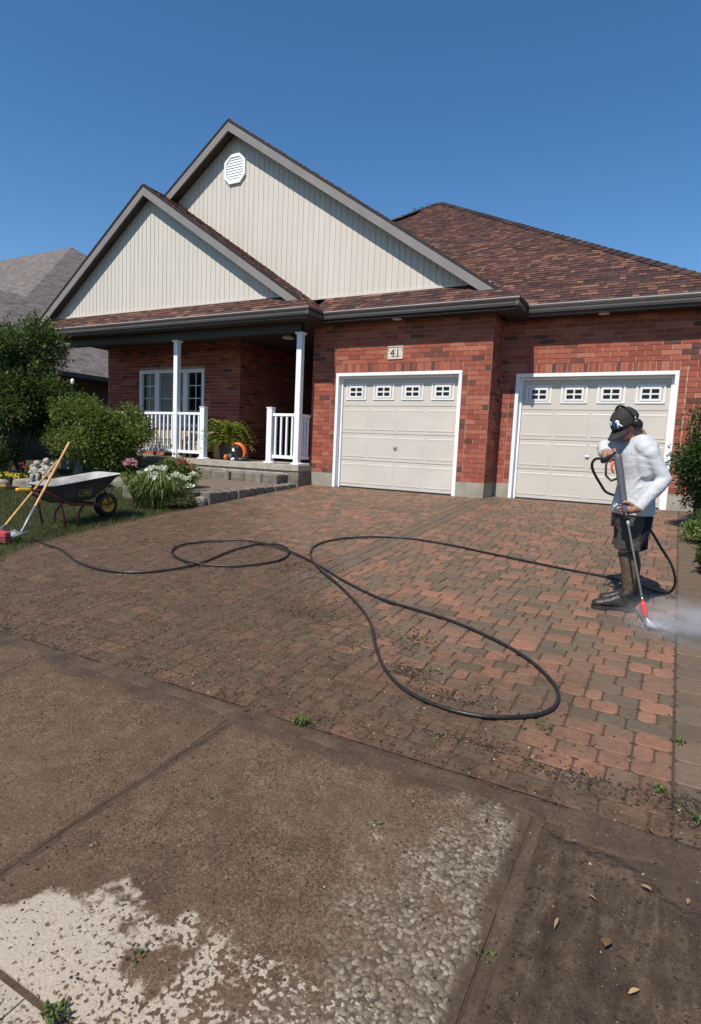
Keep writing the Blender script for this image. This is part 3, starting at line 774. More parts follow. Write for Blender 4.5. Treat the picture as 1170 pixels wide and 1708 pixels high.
# ---- number plate
pl = empty('house_number_plate', (1.255,-.012,2.565), 0, house)
MB().bbox((-.155,-.014,-.12),(.155,.015,.12),.004).build('plaque', MT['plaque'], pl)
mb = MB(); mb.box((-.14,-.018,.094),(.14,-.012,.104)); mb.box((-.14,-.018,.02),(-.132,-.012,.094)); mb.box((.132,-.018,.02),(.14,-.012,.094)); mb.build('border', MT['numeral'], pl)
def text_mesh(s, size, extrude=.003, bold=0.0):
    cu = bpy.data.curves.new('text','FONT'); cu.body = s; cu.size = size; cu.extrude = extrude; cu.align_x = 'CENTER'; cu.align_y = 'CENTER'; cu.offset = bold
    o = bpy.data.objects.new('text', cu); col.objects.link(o)
    dg = bpy.context.evaluated_depsgraph_get(); dg.update(); me = bpy.data.meshes.new_from_object(o.evaluated_get(dg))
    bpy.data.objects.remove(o); bpy.data.curves.remove(cu); return me
for ch, dx in (('4',-.055),('1',.05)):
    me = text_mesh(ch, .19, .003); me.materials.clear(); me.materials.append(MT['numeral'])
    o = link('numeral', me, pl); o.rotation_euler = (math.pi/2,0,0); o.location = (dx,-.017,-.008)
mb = MB(); mb.box((.018,-.02,-.072),(.082,-.0145,-.062)); mb.box((-.075,-.02,-.072),(-.01,-.0145,-.062)); mb.build('numeral_serif', MT['numeral'], pl)

# ---- roof
M8 = .667
def clip(poly, tri):
    """Sutherland-Hodgman: poly clipped by a convex ccw polygon (2-D)"""
    out = poly
    for i in range(len(tri)):
        a, b = tri[i], tri[(i+1)%len(tri)]; inp = out; out = []
        side = lambda p: (b[0]-a[0])*(p[1]-a[1])-(b[1]-a[1])*(p[0]-a[0])
        for k in range(len(inp)):
            p, q = inp[k], inp[(k+1)%len(inp)]; sp, sq = side(p), side(q)
            if sp >= 0: out.append(p)
            if (sp >= 0) != (sq >= 0):
                t = sp/(sp-sq); out.append((p[0]+(q[0]-p[0])*t, p[1]+(q[1]-p[1])*t))
        if not out: return []
    return out
shing = []
def shingle_plane(P, parent, seed, expo=.122):
    """P: convex 3-D polygon, first edge is the eave"""
    P = [Vector(p) for p in P]; u = (P[1]-P[0]).normalized(); n = (P[1]-P[0]).cross(P[2]-P[0]).normalized()
    if n.z < 0: n = -n
    v = n.cross(u)
    if v.z < 0: v = -v
    org = P[0]; uv = [((p-org).dot(u),(p-org).dot(v)) for p in P]
    area = sum(uv[i][0]*uv[(i+1)%len(uv)][1]-uv[(i+1)%len(uv)][0]*uv[i][1] for i in range(len(uv)))
    if area < 0: uv = uv[::-1]
    v0, v1 = min(p[1] for p in uv), max(p[1] for p in uv); u0, u1 = min(p[0] for p in uv), max(p[0] for p in uv)
    rr = random.Random(seed); y = v0; row = 0
    while y < v1:
        x = u0-rr.uniform(0,.3); trow = rr.uniform(-.06,.06)
        while x < u1:
            w = rr.choice((.08,.11,.14,.17,.20,.24)); g = rr.random()
            c = clip([(x+.003,y),(x+w-.003,y),(x+w-.003,y+expo+.01),(x+.003,y+expo+.01)], uv)
            if len(c) >= 3:
                hb = .006+ (.007 if g > .45 else .0) + rr.uniform(0,.002)
                shing.append((parent, org, u, v, n, c, y, expo, hb, min(1,max(0,g+trow+rr.uniform(-.1,.1)))))
            x += w
        y += expo; row += 1
roof = MB()
E = 3.30
APX = Vector((-1.25, 8.16, 8.60)); LC = Vector((-8.0,.22,E)); RC = Vector((6.69,.22,E))
back = Vector((-1.25, 9.0, 8.60)); LB = Vector((-8.0,17,E)); RB_ = Vector((6.69,17,E))
dn = Vector((0,0,-.05))
roof.add([LC+dn,RC+dn,APX+dn,back+dn,LB+dn,RB_+dn],[(0,1,2),(1,5,3,2),(5,4,3),(4,0,2,3),(0,4,5,1)])
roof_o = roof.build('main_roof', MT['roofing'], house)
# big gable
BY = -.06; BSY = .22; BAX = -2.85; BAZ = 7.50; BSR, BSL = .661, .685
def zr(x): return BAZ-(x-BAX)*BSR if x >= BAX else BAZ-(BAX-x)*BSL
ymain = lambda z: .22+(z-E)/M8
bxr = 3.20; bxl = -7.2
big = MB(); th = .045
def slope_slab(mb, pts):  mb.prism(pts, (0,0,-th))
slope_slab(big, [(BAX,BY,BAZ),(bxr,BY,zr(bxr)),(bxr,ymain(zr(bxr)),zr(bxr)),(BAX,ymain(BAZ),BAZ)])
slope_slab(big, [(BAX,BY,BAZ),(BAX,ymain(BAZ),BAZ),(bxl,ymain(zr(bxl)),zr(bxl)),(bxl,BY,zr(bxl))])
big_o = big.build('big_gable_roof', MT['roof_edge'], house)
# small gable
SY = -.59; SSY = -.35; SAX = -4.76; SAZ = 6.31; SSR, SSL = .651, .728
def zs(x): return SAZ-(x-SAX)*SSR if x >= SAX else SAZ-(SAX-x)*SSL
sxr, sxl = -.53, -8.40
sm = MB()
slope_slab(sm, [(SAX,SY,SAZ),(sxr,SY,zs(sxr)),(sxr,.235,zs(sxr)),(SAX,.235,SAZ)])
slope_slab(sm, [(SAX,.235,SAZ),(-4.3,.235,zs(-4.3)),(-4.3,5,zs(-4.3)),(SAX,5,SAZ)])
slope_slab(sm, [(SAX,SY,SAZ),(SAX,5,SAZ),(sxl,5,zs(sxl)),(sxl,SY,zs(sxl))])
sm_o = sm.build('porch_gable_roof', MT['roof_edge'], house)
# skirt roofs
PG = -.90; GG = -.40; PCX = -.12; GCX = 3.57
skz = lambda y, y0: E+M8*(y-y0)
sk = MB()
def sheet(mb, P): mb.prism(P, (0,0,-.04))
SK = [[(-8.02,PG,E),(PCX,PG,E),(PCX-.56,PG+.56,skz(PG+.56,PG)),(-8.02,PG+.56,skz(PG+.56,PG))],
      [(PCX,PG,E),(PCX,GG,E),(PCX-.56,GG+.56,E+M8*.56),(PCX-.56,PG+.56,E+M8*.56)],
      [(PCX-.3,GG,E),(GCX,GG,E),(GCX-.63,GG+.63,skz(GG+.63,GG)),(PCX-.3,GG+.63,skz(GG+.63,GG))],
      [(GCX,GG,E),(GCX,.22,E),(GCX-.63,.22+.63,E+M8*.63),(GCX-.63,GG+.63,E+M8*.63)]]
for P in SK: sheet(sk, [Vector(p)-Vector((0,0,.012)) for p in P])
sk_o = sk.build('skirt_roof', MT['roofing'], house)
# shingles where they can be seen
shingle_plane([(-1.6,.22,E),RC,APX,(-1.6, 7.74, 8.32)], roof_o, 11)
for i, P in enumerate(SK): shingle_plane([(p[0],p[1],p[2]+.004) for p in P], sk_o, 20+i)
shingle_plane([(sxr,.23,zs(sxr)),(sxr,SY,zs(sxr)),(SAX,SY,SAZ),(SAX,.23,SAZ)][::1], sm_o, 31)
shingle_plane([(bxr,ymain(zr(bxr)),zr(bxr)),(bxr,BY,zr(bxr)),(BAX,BY,BAZ),(BAX,ymain(BAZ),BAZ)], big_o, 33)
shingle_plane([(sxl,SY,zs(sxl)),(sxl,5,zs(sxl)),(SAX,5,SAZ),(SAX,SY,SAZ)], sm_o, 32)
def shingle_geo(s, mb, o0=Vector((0,0,0))):
    parent, org, u, v, n, c, y, expo, hb, t = s; k = len(c)
    lo = [org+u*a+v*b+n*.001-o0 for a,b in c]; hi = [org+u*a+v*b+n*(.004+hb*max(0,1-(b-y)/expo))-o0 for a,b in c]
    mb.add(lo+hi, [tuple(range(k,2*k))]+[(i,(i+1)%k,k+(i+1)%k,k+i) for i in range(k)], t)
def sc_(s): return s[1]+s[2]*s[5][0][0]+s[3]*s[5][0][1]
best = sorted([s for s in shing if s[0] is roof_o and inview(sc_(s),0,0) and sc_(s).x > 2.2], key=lambda s: (sc_(s)-CAM).length)[:300]
bs = set(id(s) for s in best); rest = {}
for s in shing:
    if id(s) in bs:
        mb = MB(); shingle_geo(s, mb, sc_(s)); o = mb.build('shingle', MT['shingle'], s[0], False, True); o.location = sc_(s)
    else: shingle_geo(s, rest.setdefault(s[0].name, (s[0], MB()))[1])
for nm, (par, m_) in rest.items(): tag(m_.build('shingle_field', MT['shingle'], par, False, True), kind='stuff')
# hip caps
MT['cap'] = m_shingle('hip_cap', [(0,(.030,.022,.022)),(1,(.07,.045,.038))])
def hip_caps(A, B, parent, n1, n2, step=.22):
    A, B = Vector(A), Vector(B); L = (B-A).length; d = (B-A)/L; k = int(L/step); rr = random.Random(5); n1, n2 = Vector(n1).normalized(), Vector(n2).normalized()
    up = (n1+n2).normalized(); s1 = d.cross(n1).normalized(); s2 = d.cross(n2).normalized()
    if s1.dot(n2-n1) > 0: s1 = -s1
    if s2.dot(n1-n2) > 0: s2 = -s2
    mb0 = MB()
    w = .13; V = []
    for (t, h) in ((0,.022),(step+.03,.006)):
        for off in (.0, .012):
            V += [s1*w+n1*(h+off)+d*t, up*(h+off+.012)+d*t, s2*w+n2*(h+off)+d*t]
    Fc = [(3,4,10,9),(4,5,11,10),(0,1,4,3),(1,2,5,4),(0,3,9,6),(2,8,11,5),(6,9,10,7),(7,10,11,8)]
    ms = []
    for t in (.1,.5,.9):
        me = MB().add(V,Fc,t).mesh('hip_cap', False, True); me.materials.append(MT['cap']); ms.append(me)
    for i in range(k): o = link('hip_cap', rr.choice(ms), parent); o.location = A+d*(i*step)
hip_caps(RC, APX, roof_o, (0,-M8,1), (M8,0,1))
hip_caps(APX+(LC-APX)*.35, APX, roof_o, (0,-M8,1), (-.8,0,1))

# ---- fascia boards, soffits, gutters
def rake(ax, az, y, xe, z_e, wdt, name):
    """board following the rake from apex to foot, its top tucked under the roof edge"""
    d = .028; mb = MB(); o = .046
    mb.prism([(ax,y+.012,az-o),(xe,y+.012,z_e-o),(xe,y+.012,z_e-o-wdt),(ax,y+.012,az-o-wdt)], (0,d,0))
    return mb.build(name, MT['fascia'], house)
rake(BAX,BAZ,BY,bxr,zr(bxr),.185,'rake_board'); rake(BAX-.0,BAZ,BY,-4.75,zr(-4.75),.185,'rake_board')
rake(SAX,SAZ,SY,sxr,zs(sxr),.185,'rake_board'); rake(SAX,SAZ,SY,sxl,zs(sxl),.185,'rake_board')
def rake_soffit(ax, az, y0, y1, xe, z_e):
    mb = MB(); o = .18
    mb.prism([(ax,y0,az-o),(xe,y0,z_e-o),(xe,y1,z_e-o),(ax,y1,az-o)], (0,0,.012)); return mb.build('rake_soffit', MT['soffit'], house)
rake_soffit(BAX,BAZ,BY+.041,BSY+.03,bxr,zr(bxr)); rake_soffit(BAX,BAZ,BY+.041,BSY+.03,-5.4,zr(-5.4))
rake_soffit(SAX,SAZ,SY+.041,SSY+.03,sxr,zs(sxr)); rake_soffit(SAX,SAZ,SY+.041,SSY+.03,sxl,zs(sxl))
# siding: one board after another
def siding(y, x0, x1, ztop, zbot, pw, seed):
    g = MB(); xs_ = []
    par = empty('gable_siding', ((x0+x1)/2, y, zbot), 0, house)
    k = int((x1-x0)/pw); 
    bk = MB()
    for i in range(k+1):
        a = x0+i*pw; b = min(a+pw, x1)
        if b-a < .02: continue
        pts = [a,b]
        apex = BAX if y == BSY else SAX
        if a < apex < b: pts = [a,apex,b]
        tops = [ztop(p) for p in pts]
        if max(tops) <= zbot+.02: continue
        tops = [max(t, zbot+.004) for t in tops]
        e = .007; c = par.location
        # board with a rolled vertical groove on its left side
        prof = [(a,.007),(a+.007,.007),(a+.012,.0),(b-.001,.0)]
        zt = lambda x: max(ztop(x), zbot+.004)
        V = []; xsp = [p[0] for p in prof]
        P2 = prof[:]
        if a < apex < b: P2 = sorted(prof+[(apex,.0)])
        for (x,dy) in P2: V.append((x-c.x, dy, 0)); V.append((x-c.x, dy, zt(x)-zbot))
        for (x,dy) in (P2[-1],P2[0]): V.append((x-c.x,.02,0)); V.append((x-c.x,.02,zt(x)-zbot))
        n_ = len(P2); Fc = [(2*i_,2*i_+2,2*i_+3,2*i_+1) for i_ in range(n_-1)]
        MB().add(V,Fc).build('siding_board', MT['siding'], par)
    bp = MB(); c = par.location
    ap = BAX if y == BSY else SAX
    foot = lambda a_, b_: next((a_+(b_-a_)*i/400 for i in range(401) if ztop(a_+(b_-a_)*i/400) <= zbot), b_)
    xr_, xl_ = foot(ap, x1), foot(ap, x0); P = [(ap-c.x,.02,ztop(ap)-zbot-.01)]
    if ztop(xl_) > zbot+.02: P.append((xl_-c.x,.02,ztop(xl_)-zbot-.01))
    P += [(xl_-c.x+.02,.02,0),(xr_-c.x-.02,.02,0)]
    bp.prism(P, (0,.05,0)); bp.build('sheathing', MT['siding'], par)
    return par
bzb = skz(BSY,GG)+.01; szb = skz(SSY,PG)+.01
siding(BSY, -4.9, 3.15, lambda x: zr(x)-.185, bzb, .128, 1)
siding(SSY, -8.35, -.55, lambda x: zs(x)-.185, szb, .128, 2)
fl = MB(); fl.box((-.6,BSY-.022,bzb-.004),(2.9,BSY-.002,bzb+.035)); fl.box((-8.0,SSY-.022,szb-.004),(-.9,SSY-.002,szb+.035)); fl.build('base_trim', MT['siding'], house)
MB().box((bxr-.12,BY-.012+.02,zr(bxr)-.26),(bxr,BY+.05,zr(bxr)-.2)).build('rake_return', MT['fascia'], house)
# gutters
GP = [(0,0),(-.008,.0),(-.052,-.004),(-.060,-.030),(-.060,-.060),(-.040,-.085),(-.034,-.118),(.0,-.118)]   # (outward(-), z)
gut = MB()
def gutter(x0, x1, y, z):
    """straight run along x"""
    prof = [(-.0,.004),(-.058,.004),(-.062,-.006),(-.058,-.022),(-.05,-.035),(-.046,-.085),(-.03,-.12),(.0,-.12)]
    gut.rings([[Vector((x,y+.06+p[0],z+p[1])) for p in prof] for x in (x0,x1)])
def gutter_y(x, y0, y1, z):
    prof = [(.0,.004),(.058,.004),(.062,-.006),(.058,-.022),(.05,-.035),(.046,-.085),(.03,-.12),(.0,-.12)]
    gut.rings([[Vector((x-.06+p[0],yy,z+p[1])) for p in prof] for yy in (y0,y1)])
gutter(-8.05, PCX+.0, PG, E-.004); gutter_y(PCX, PG+.004, GG+.05, E-.006)
gutter(PCX+.005, GCX, GG, E-.004); gutter_y(GCX, GG+.004, .22+.05, E-.006)
gutter(GCX+.005, RC.x, .22, E-.004); gutter_y(RC.x, .22+.004, 16.9, E-.006)
gut_o = gut.build('gutter', MT['gutter'], house)
lip = MB()
for (x0,x1,y) in ((-8.05,PCX,PG),(PCX+.01,GCX,GG),(GCX+.01,RC.x,.22)): lip.box((x0,y-.006,E-.004),(x1,y+.006,E+.010))
lip.build('gutter_lip', MT['lip'], house)
fa = MB(); fa.box((-8.04,PG+.062,SOF-.02),(PCX-.062,PG+.082,E-.03)); fa.box((PCX-.084,PG+.084,SOF-.02),(PCX-.062,GG+.06,E-.03)); fa.box((PCX-.06,GG+.062,SOF-.02),(GCX-.062,GG+.082,E-.03)); fa.box((GCX-.084,GG+.084,SOF-.02),(GCX-.062,.28,E-.03)); fa.box((GCX-.06,.282,SOF-.02),(RC.x-.062,.302,E-.03)); fa.box((RC.x-.084,.304,SOF-.02),(RC.x-.062,16.9,E-.03))
fa.build('eave_fascia', MT['soffit'], house)
so = MB(); so.box((-8.02,PG+.083,SOF-.012),(PCX-.085,GG+.06,SOF)); so.box((-8.02,GG+.062,SOF+.002),(GCX-.085,.30,SOF+.014)); so.box((GCX-.4,.304,SOF-.010),(RC.x-.085,S2-.002,SOF+.002)); so.box((WX2+.01,S2,SOF-.010),(RC.x-.086,16.8,SOF+.002)); so.box((-8.0,.31,SOF+.002),(WX0,RB,SOF+.014)); so.box((-8.0,RB,SOF+.002),(PX0,16,SOF+.014))
so.build('soffit', MT['soffit'], house)
for (x,y) in ((1.33,-.18),(4.75,.44)):
    MB().lathe([(.09,0),(.085,.016),(.06,.02),(.055,.012)],(x,y,SOF-.022),18).build('soffit_light', MT['lamp'], house)
# gable vent: tall octagon with louvres
gv = empty('gable_vent', (-2.84,BSY,6.605), 0, house)
hw_, hh, cx_, cz_ = .285, .300, .14, .15
octo = lambda s: [(-hw_+s,-hh+cz_+s*.3),(-hw_+cx_+s*.3,-hh+s),(hw_-cx_-s*.3,-hh+s),(hw_-s,-hh+cz_+s*.3),(hw_-s,hh-cz_-s*.3),(hw_-cx_-s*.3,hh-s),(-hw_+cx_+s*.3,hh-s),(-hw_+s,hh-cz_-s*.3)]
o_, i_ = octo(0), octo(.065)
mb = MB(); V = [(x,-.045,z) for x,z in o_]+[(x,-.045,z) for x,z in i_]+[(x,.01,z) for x,z in o_]+[(x,-.012,z) for x,z in i_]
mb.add(V,[(k,(k+1)%8,8+(k+1)%8,8+k) for k in range(8)]+[(k,16+k,16+(k+1)%8,(k+1)%8) for k in range(8)]+[(8+k,8+(k+1)%8,24+(k+1)%8,24+k) for k in range(8)]+[tuple(range(24,32))]).build('vent_frame', MT['white'], gv)
for k in range(9):
    z = -.216+k*.054; xw = hw_-.07
    if abs(z) > hh-cz_: xw -= (abs(z)-(hh-cz_))*cx_/cz_*1.05
    MB().prism([(-xw,-.020,z+.030),(-xw,-.036,z-.028),(-xw,-.030,z-.032),(-xw,-.014,z+.024)],(2*xw,0,0)).build('louvre', MT['white'], gv)

# ---- porch
porch = MB()
porch.box((PX0-.02,-.42,-.3),(WX0-.0,PY+.0,PF-.13)); porch.box((RX,PY,-.3),(WX0,RB,PF-.002)); pm = porch.build('porch_base', MT['concrete'], house)
MB().bbox((PX0-.05,-.49,PF-.125),(-.5,PY,PF),.008).build('porch_slab', MT['slab'], house)
MB().box((-.75,-.47,-.2),(-.503,-.02,PF-.128)).build('porch_pier', MT['stepstone'], house)
rr = random.Random(3)
x = -7.3
while x < -.78:
    w = rr.uniform(.34,.5); w = min(w, -.76-x)
    if w < .12: break
    mb = MB(); mb.bbox((x+.008,-.82+rr.uniform(-.02,.02),-.12),(x+w-.008,-.42,.20+rr.uniform(-.012,.006)),.02); mb.build('step_block', MT['stepstone'], house); x += w
x = -7.4
while x < -.78:
    w = min(rr.uniform(.6,.9), -.76-x)
    MB().bbox((x+.004,-.455,.18),(x+w-.004,-.415,PF-.128),.006).build('riser_panel', MT['slab'], house); x += w
MB().box((PX0+.2,-.47,2.955),(WX0-.02,-.30,SOF-.013)).build('porch_beam', MT['beam'], house)
def post(x, y, zt, w=.115, capped=False):
    p = empty('porch_post' if not capped else 'newel_post', (x,y,PF), 0, house); h = w/2; H = zt-PF
    mb = MB(); mb.bbox((-h,-h,.0),(h,h,H),.006); mb.build('shaft', MT['vinyl_white'], p)
    mb = MB(); s = h+.035; mb.bbox((-s,-s,.001),(s,s,.022),.004); mb.add([(-s,-s,.022),(s,-s,.022),(s,s,.022),(-s,s,.022),(-h-.003,-h-.003,.05),(h+.003,-h-.003,.05),(h+.003,h+.003,.05),(-h-.003,h+.003,.05)],[(0,1,5,4),(1,2,6,5),(2,3,7,6),(3,0,4,7)]); mb.build('base', MT['vinyl_white'], p)
    if capped:
        mb = MB(); s = h+.008; mb.bbox((-s,-s,H),(s,s,H+.018),.003); mb.build('cap', MT['vinyl_white'], p)
    else:
        mb = MB(); s = h+.03; mb.bbox((-s,-s,H-.02),(s,s,H-.001),.003); mb.add([(-s,-s,H-.02),(s,-s,H-.02),(s,s,H-.02),(-s,s,H-.02),(-h-.003,-h-.003,H-.05),(h+.003,-h-.003,H-.05),(h+.003,h+.003,H-.05),(-h-.003,h+.003,H-.05)],[(0,1,5,4),(1,2,6,5),(2,3,7,6),(3,0,4,7)]); mb.build('capital', MT['vinyl_white'], p)
RY = -.40
post(-3.85,RY,2.955); post(-.60,RY,2.955); post(-3.05,RY,1.50,.125,True); post(-1.26,RY,1.50,.125,True)
def railing(a, b, zt=1.385, zb=.53):
    a, b = Vector(a), Vector(b); d = (b-a); L = d.length; ang = math.atan2(d.y,d.x)
    rl = empty('railing', (a.x,a.y,PF), ang, house); zt -= PF; zb -= PF
    mb = MB(); mb.bbox((0,-.028,zt-.045),(L,.028,zt+.012),.006); mb.build('top_rail', MT['vinyl_white'], rl)
    mb = MB(); mb.bbox((0,-.022,zb-.03),(L,.022,zb+.035),.005); mb.build('bottom_rail', MT['vinyl_white'], rl)
    k = max(1,int(round(L/.125))); me = None
    for i in range(k):
        x = L*(i+.5)/k
        if me is None: me = MB().box((-.018,-.018,zb+.035),(.018,.018,zt-.045)).mesh('baluster'); me.materials.append(MT['vinyl_white'])
        o = link('baluster', me, rl); o.location = (x,0,0)
    if L > 1.5:
        for f in (.3,.7): MB().box((L*f-.02,-.018,.001),(L*f+.02,.018,zb-.03)).build('support_block', MT['vinyl_white'], rl)
railing((-7.55,RY),(-3.91,RY)); railing((-3.79,RY),(-3.115,RY)); railing((-1.195,RY),(-.66,RY)); railing((-.575,RY+.06),(-.575,-.02))
# porch window
wd = empty('porch_window', ((WIN[0]+WIN[1])/2,PY,WIN[2]), 0, house); ww = WIN[1]-WIN[0]; wh = WIN[3]-WIN[2]; h = ww/2
mb = MB(); fw = .085; mb.box((-h,-.02,0),(h,.08,fw)); mb.box((-h,-.02,wh-fw),(h,.08,wh)); mb.box((-h,-.02,fw),(-h+fw,.08,wh-fw)); mb.box((h-fw,-.02,fw),(h,.08,wh-fw))
segs = [-h+fw, -h+.62, h-.62, h-fw]
for x in segs[1:3]: mb.box((x-.07,-.018,fw),(x+.07,.08,wh-fw))
mb.build('frame', MT['white'], wd)
bounds = [(-h+fw,segs[1]-.07),(segs[1]+.07,segs[2]-.07),(segs[2]+.07,h-fw)]
for bi, (a,b) in enumerate(bounds):
    MB().box((a,.055,fw),(b,.062,wh-fw)).build('pane', MT['dark_glass'], wd)
    mm = MB(); nx = 2; nz = 4
    for i in range(1,nx): mm.box((a+(b-a)*i/nx-.008,.040,fw),(a+(b-a)*i/nx+.008,.054,wh-fw))
    for j in range(1,nz):
        z = fw+(wh-2*fw)*j/nz
        for i in range(nx): mm.box((a+(b-a)*i/nx+.008,.041,z-.008),(a+(b-a)*(i+1)/nx-.008,.053,z+.008))
    mm.build('muntin', MT['white'], wd)
a, b = bounds[1]
MT['shutter'] = simple('shutter_grey', (.30,.31,.31), .6, .05, 4, .02)
for k in range(22):
    z = fw+.03+k*(wh-2*fw-.04)/22
    MB().prism([(a+.03,.034,z),(a+.03,.012,z+.03),(a+.03,.015,z+.034),(a+.03,.037,z+.004)],(b-a-.06,0,0)).build('shutter_slat', MT['shutter'], wd)
# front door in the dark recess
fd = empty('front_door', (-1.55,RB,PF), 0, house)
MT['fdoor'] = simple('dark_door', (.03,.028,.028), .4, .1, 4, .03)
MB().box((-.46,-.03,.0),(.46,-.002,2.08)).build('leaf', MT['fdoor'], fd)
for z0_, z1_ in ((.15,.75),(.9,1.3),(1.45,1.95)):
    for sx in (-1,1): MB().bbox((sx*.22-.16,-.042,z0_),(sx*.22+.16,-.031,z1_),.008).build('panel', MT['fdoor'], fd)
MB().ball((.38,-.08,1.0),.032).build('handle', MT['brass'], fd, True)
mbx = MB(); mbx.bbox((-.17,-.11,0),(.17,-.0,.23),.02); 
lb = empty('letter_box', (-.84,RB-.012,1.38), 0, house); mbx.build('case', MT['black'], lb); MB().bbox((-.06,-.122,.05),(.06,-.112,.15),.004).build('plate', MT['steel'], lb)
MB().lathe([(.13,0),(.13,.03),(.10,.06),(.05,.08)],(-1.6,.6,SOF-.08),18).build('porch_light', MT['lamp'], house)

# ---- raised walkway beside the drive
wk = empty('walkway', (-1.5,-1.9,0)); tag(wk, 'raised walkway edged with dark stone blocks leading to the porch', kind='structure')
zw = lambda y: .045+.030*y
mb = MB(); ysw = [-.83,-1.3,-1.8,-2.3,-2.95]
for a, b in zip(ysw, ysw[1:]):
    mb.add([(-2.3+1.5,b+1.9,zw(b)-.004),(-.72+1.5,b+1.9,zw(b)-.004),(-.72+1.5,a+1.9,zw(a)-.004),(-2.3+1.5,a+1.9,zw(a)-.004)],[(0,1,2,3)])
mb.build('paving', MT['walkway'], wk)
y = -.50
while y > -3.0:
    w = rr.uniform(.2,.3); z = zw(y-w/2)
    mb = MB(); mb.bbox((-.72+1.5+rr.uniform(-.01,.01),y-w+.006+1.9,-.4),(-.515+1.5+rr.uniform(-.015,.012),y-.006+1.9,z+rr.uniform(-.006,.006)),.016)
    mb.build('edging_block', MT['stepstone'], wk); y -= w
x = -.75
while x > -2.4:
    w = rr.uniform(.22,.32); mb = MB(); mb.bbox((x-w+.006+1.5,-3.12+1.9,-.4),(x-.006+1.5,-2.95+1.9,zw(-3)+rr.uniform(-.01,.01)),.018); mb.build('edging_block', MT['stepstone'], wk); x -= w

# ================================================================== NEIGHBOUR AND FAR TREES
nb = empty('neighbour_house', (-17,6,0)); tag(nb, 'grey roofed house next door, seen behind the left gable', 'house')
o3 = Vector((17,-6,0))
MT['nbrick'] = simple('neighbour_brick', (.10,.055,.045), .9, .3, 3, .2)
NX = -12.0; EZ = 2.9
mb = MB(); mb.box((-16,-8.4,-.1),(NX+17-.45,16,EZ)); mb.build('wall', MT['nbrick'], nb)
def NP_(x,y,z): return Vector((x,y,z))+o3
hp = (-16.81,4.51,6.11); ap = (-24.45,12.15,11.2)
mb = MB()
for P in ([(NX,-3,EZ),(NX,4.51,EZ),hp,(hp[0],-3,hp[2])], [(NX,4.51,EZ),(NX,24.6,EZ),ap,hp], [(-21.6,-3,EZ),(hp[0],-3,hp[2]),hp,(-21.6,4.51,EZ)],
          [hp,ap,(-40,12.15,11.2),(-40,4.51,6.11)], [(NX,24.6,EZ),(-40,24.6,EZ),(-40,12.15,11.2),ap], [(-21.6,4.51,EZ),hp,(-40,4.51,6.11),(-40,-.3,EZ)]):
    mb.prism([NP_(*p) for p in P], (0,0,-.06))
mb.build('roof', MT['farroof'], nb)
mb = MB(); mb.box((NX+17-.04,-9,EZ-.16),(NX+17+.07,18.5,EZ-.02)); mb.build('gutter', MT['gutter'], nb)
MB().prism([NP_(NX-.5,-2.9,EZ),NP_(hp[0],-2.9,hp[2]-.3),NP_(-21.1,-2.9,EZ)],(0,.1,0)).build('gable_wall', MT['nbrick'], nb)

# ================================================================== FOLIAGE
def rot_from(rg, n, up=.3):
    """random leaf frames: direction d and normal nn"""
    d = rg.normal(size=(n,3)); d[:,2] += up; d /= np.linalg.norm(d,axis=1)[:,None]
    nn = rg.normal(size=(n,3)); nn[:,2] += .8; nn -= d*(nn*d).sum(1)[:,None]; nn /= np.linalg.norm(nn,axis=1)[:,None]
    return d, nn
def leaves_mesh(name, P, size, mat, rg, aspect=.5, up=.2, out=None, tint=None):
    """folded leaf-shaped faces at points P"""
    n = len(P); d, nn = rot_from(rg, n, up)
    if out is not None:
        d = d*.9+out*.9; d /= np.linalg.norm(d,axis=1)[:,None]; nn -= d*(nn*d).sum(1)[:,None]; nn /= np.linalg.norm(nn,axis=1)[:,None]
    sd_ = np.cross(d,nn); L = size*rg.uniform(.6,1.3,n)[:,None]; Wd = L*aspect
    V = np.stack([P, P+d*L*.45+sd_*Wd*.5+nn*L*.06, P+d*L, P+d*L*.45-sd_*Wd*.5+nn*L*.06], 1).reshape(-1,3)
    k = np.arange(n)*4; F = np.concatenate([np.stack([k,k+1,k+2],1), np.stack([k,k+2,k+3],1)])
    t = rg.random(n) if tint is None else tint
    return quick_mesh(name, V, F, np.concatenate([t,t]))
def crown_points(rg, blobs, n, shell=.55):
    """points spread through overlapping ellipsoids, denser to the outside; clumped"""
    w = np.array([b[3]*b[4]*b[5] for b in blobs])**.67; w /= w.sum(); idx = rg.choice(len(blobs), n, p=w)
    B = np.array(blobs)[idx]; d = rg.normal(size=(n,3)); d /= np.linalg.norm(d,axis=1)[:,None]
    r = shell+(1-shell)*rg.random(n)**.8; r *= rg.uniform(.8,1.08,n)
    P = B[:,:3]+d*r[:,None]*B[:,3:6]; return P, d
def clumps(rg, P, d, per, spread):
    n = len(P); Q = np.repeat(P,per,0)+rg.normal(size=(n*per,3))*spread; return Q, np.repeat(d,per,0)
def branchy(mb, base, tips, r0, seed, jag=.12):
    rr = random.Random(seed); base = Vector(base)
    for tp in tips:
        tp = Vector(tp); pts = []; k = 6
        for i in range(k+1):
            t = i/k; q = base.lerp(tp, t); q += Vector((rr.uniform(-1,1),rr.uniform(-1,1),0))*jag*math.sin(t*math.pi)*.6; q.z += 0.10*math.sin(t*math.pi)
            pts.append(q)
        mb.tube(pts, [r0*(1-.8*i/k) for i in range(k+1)], 7)

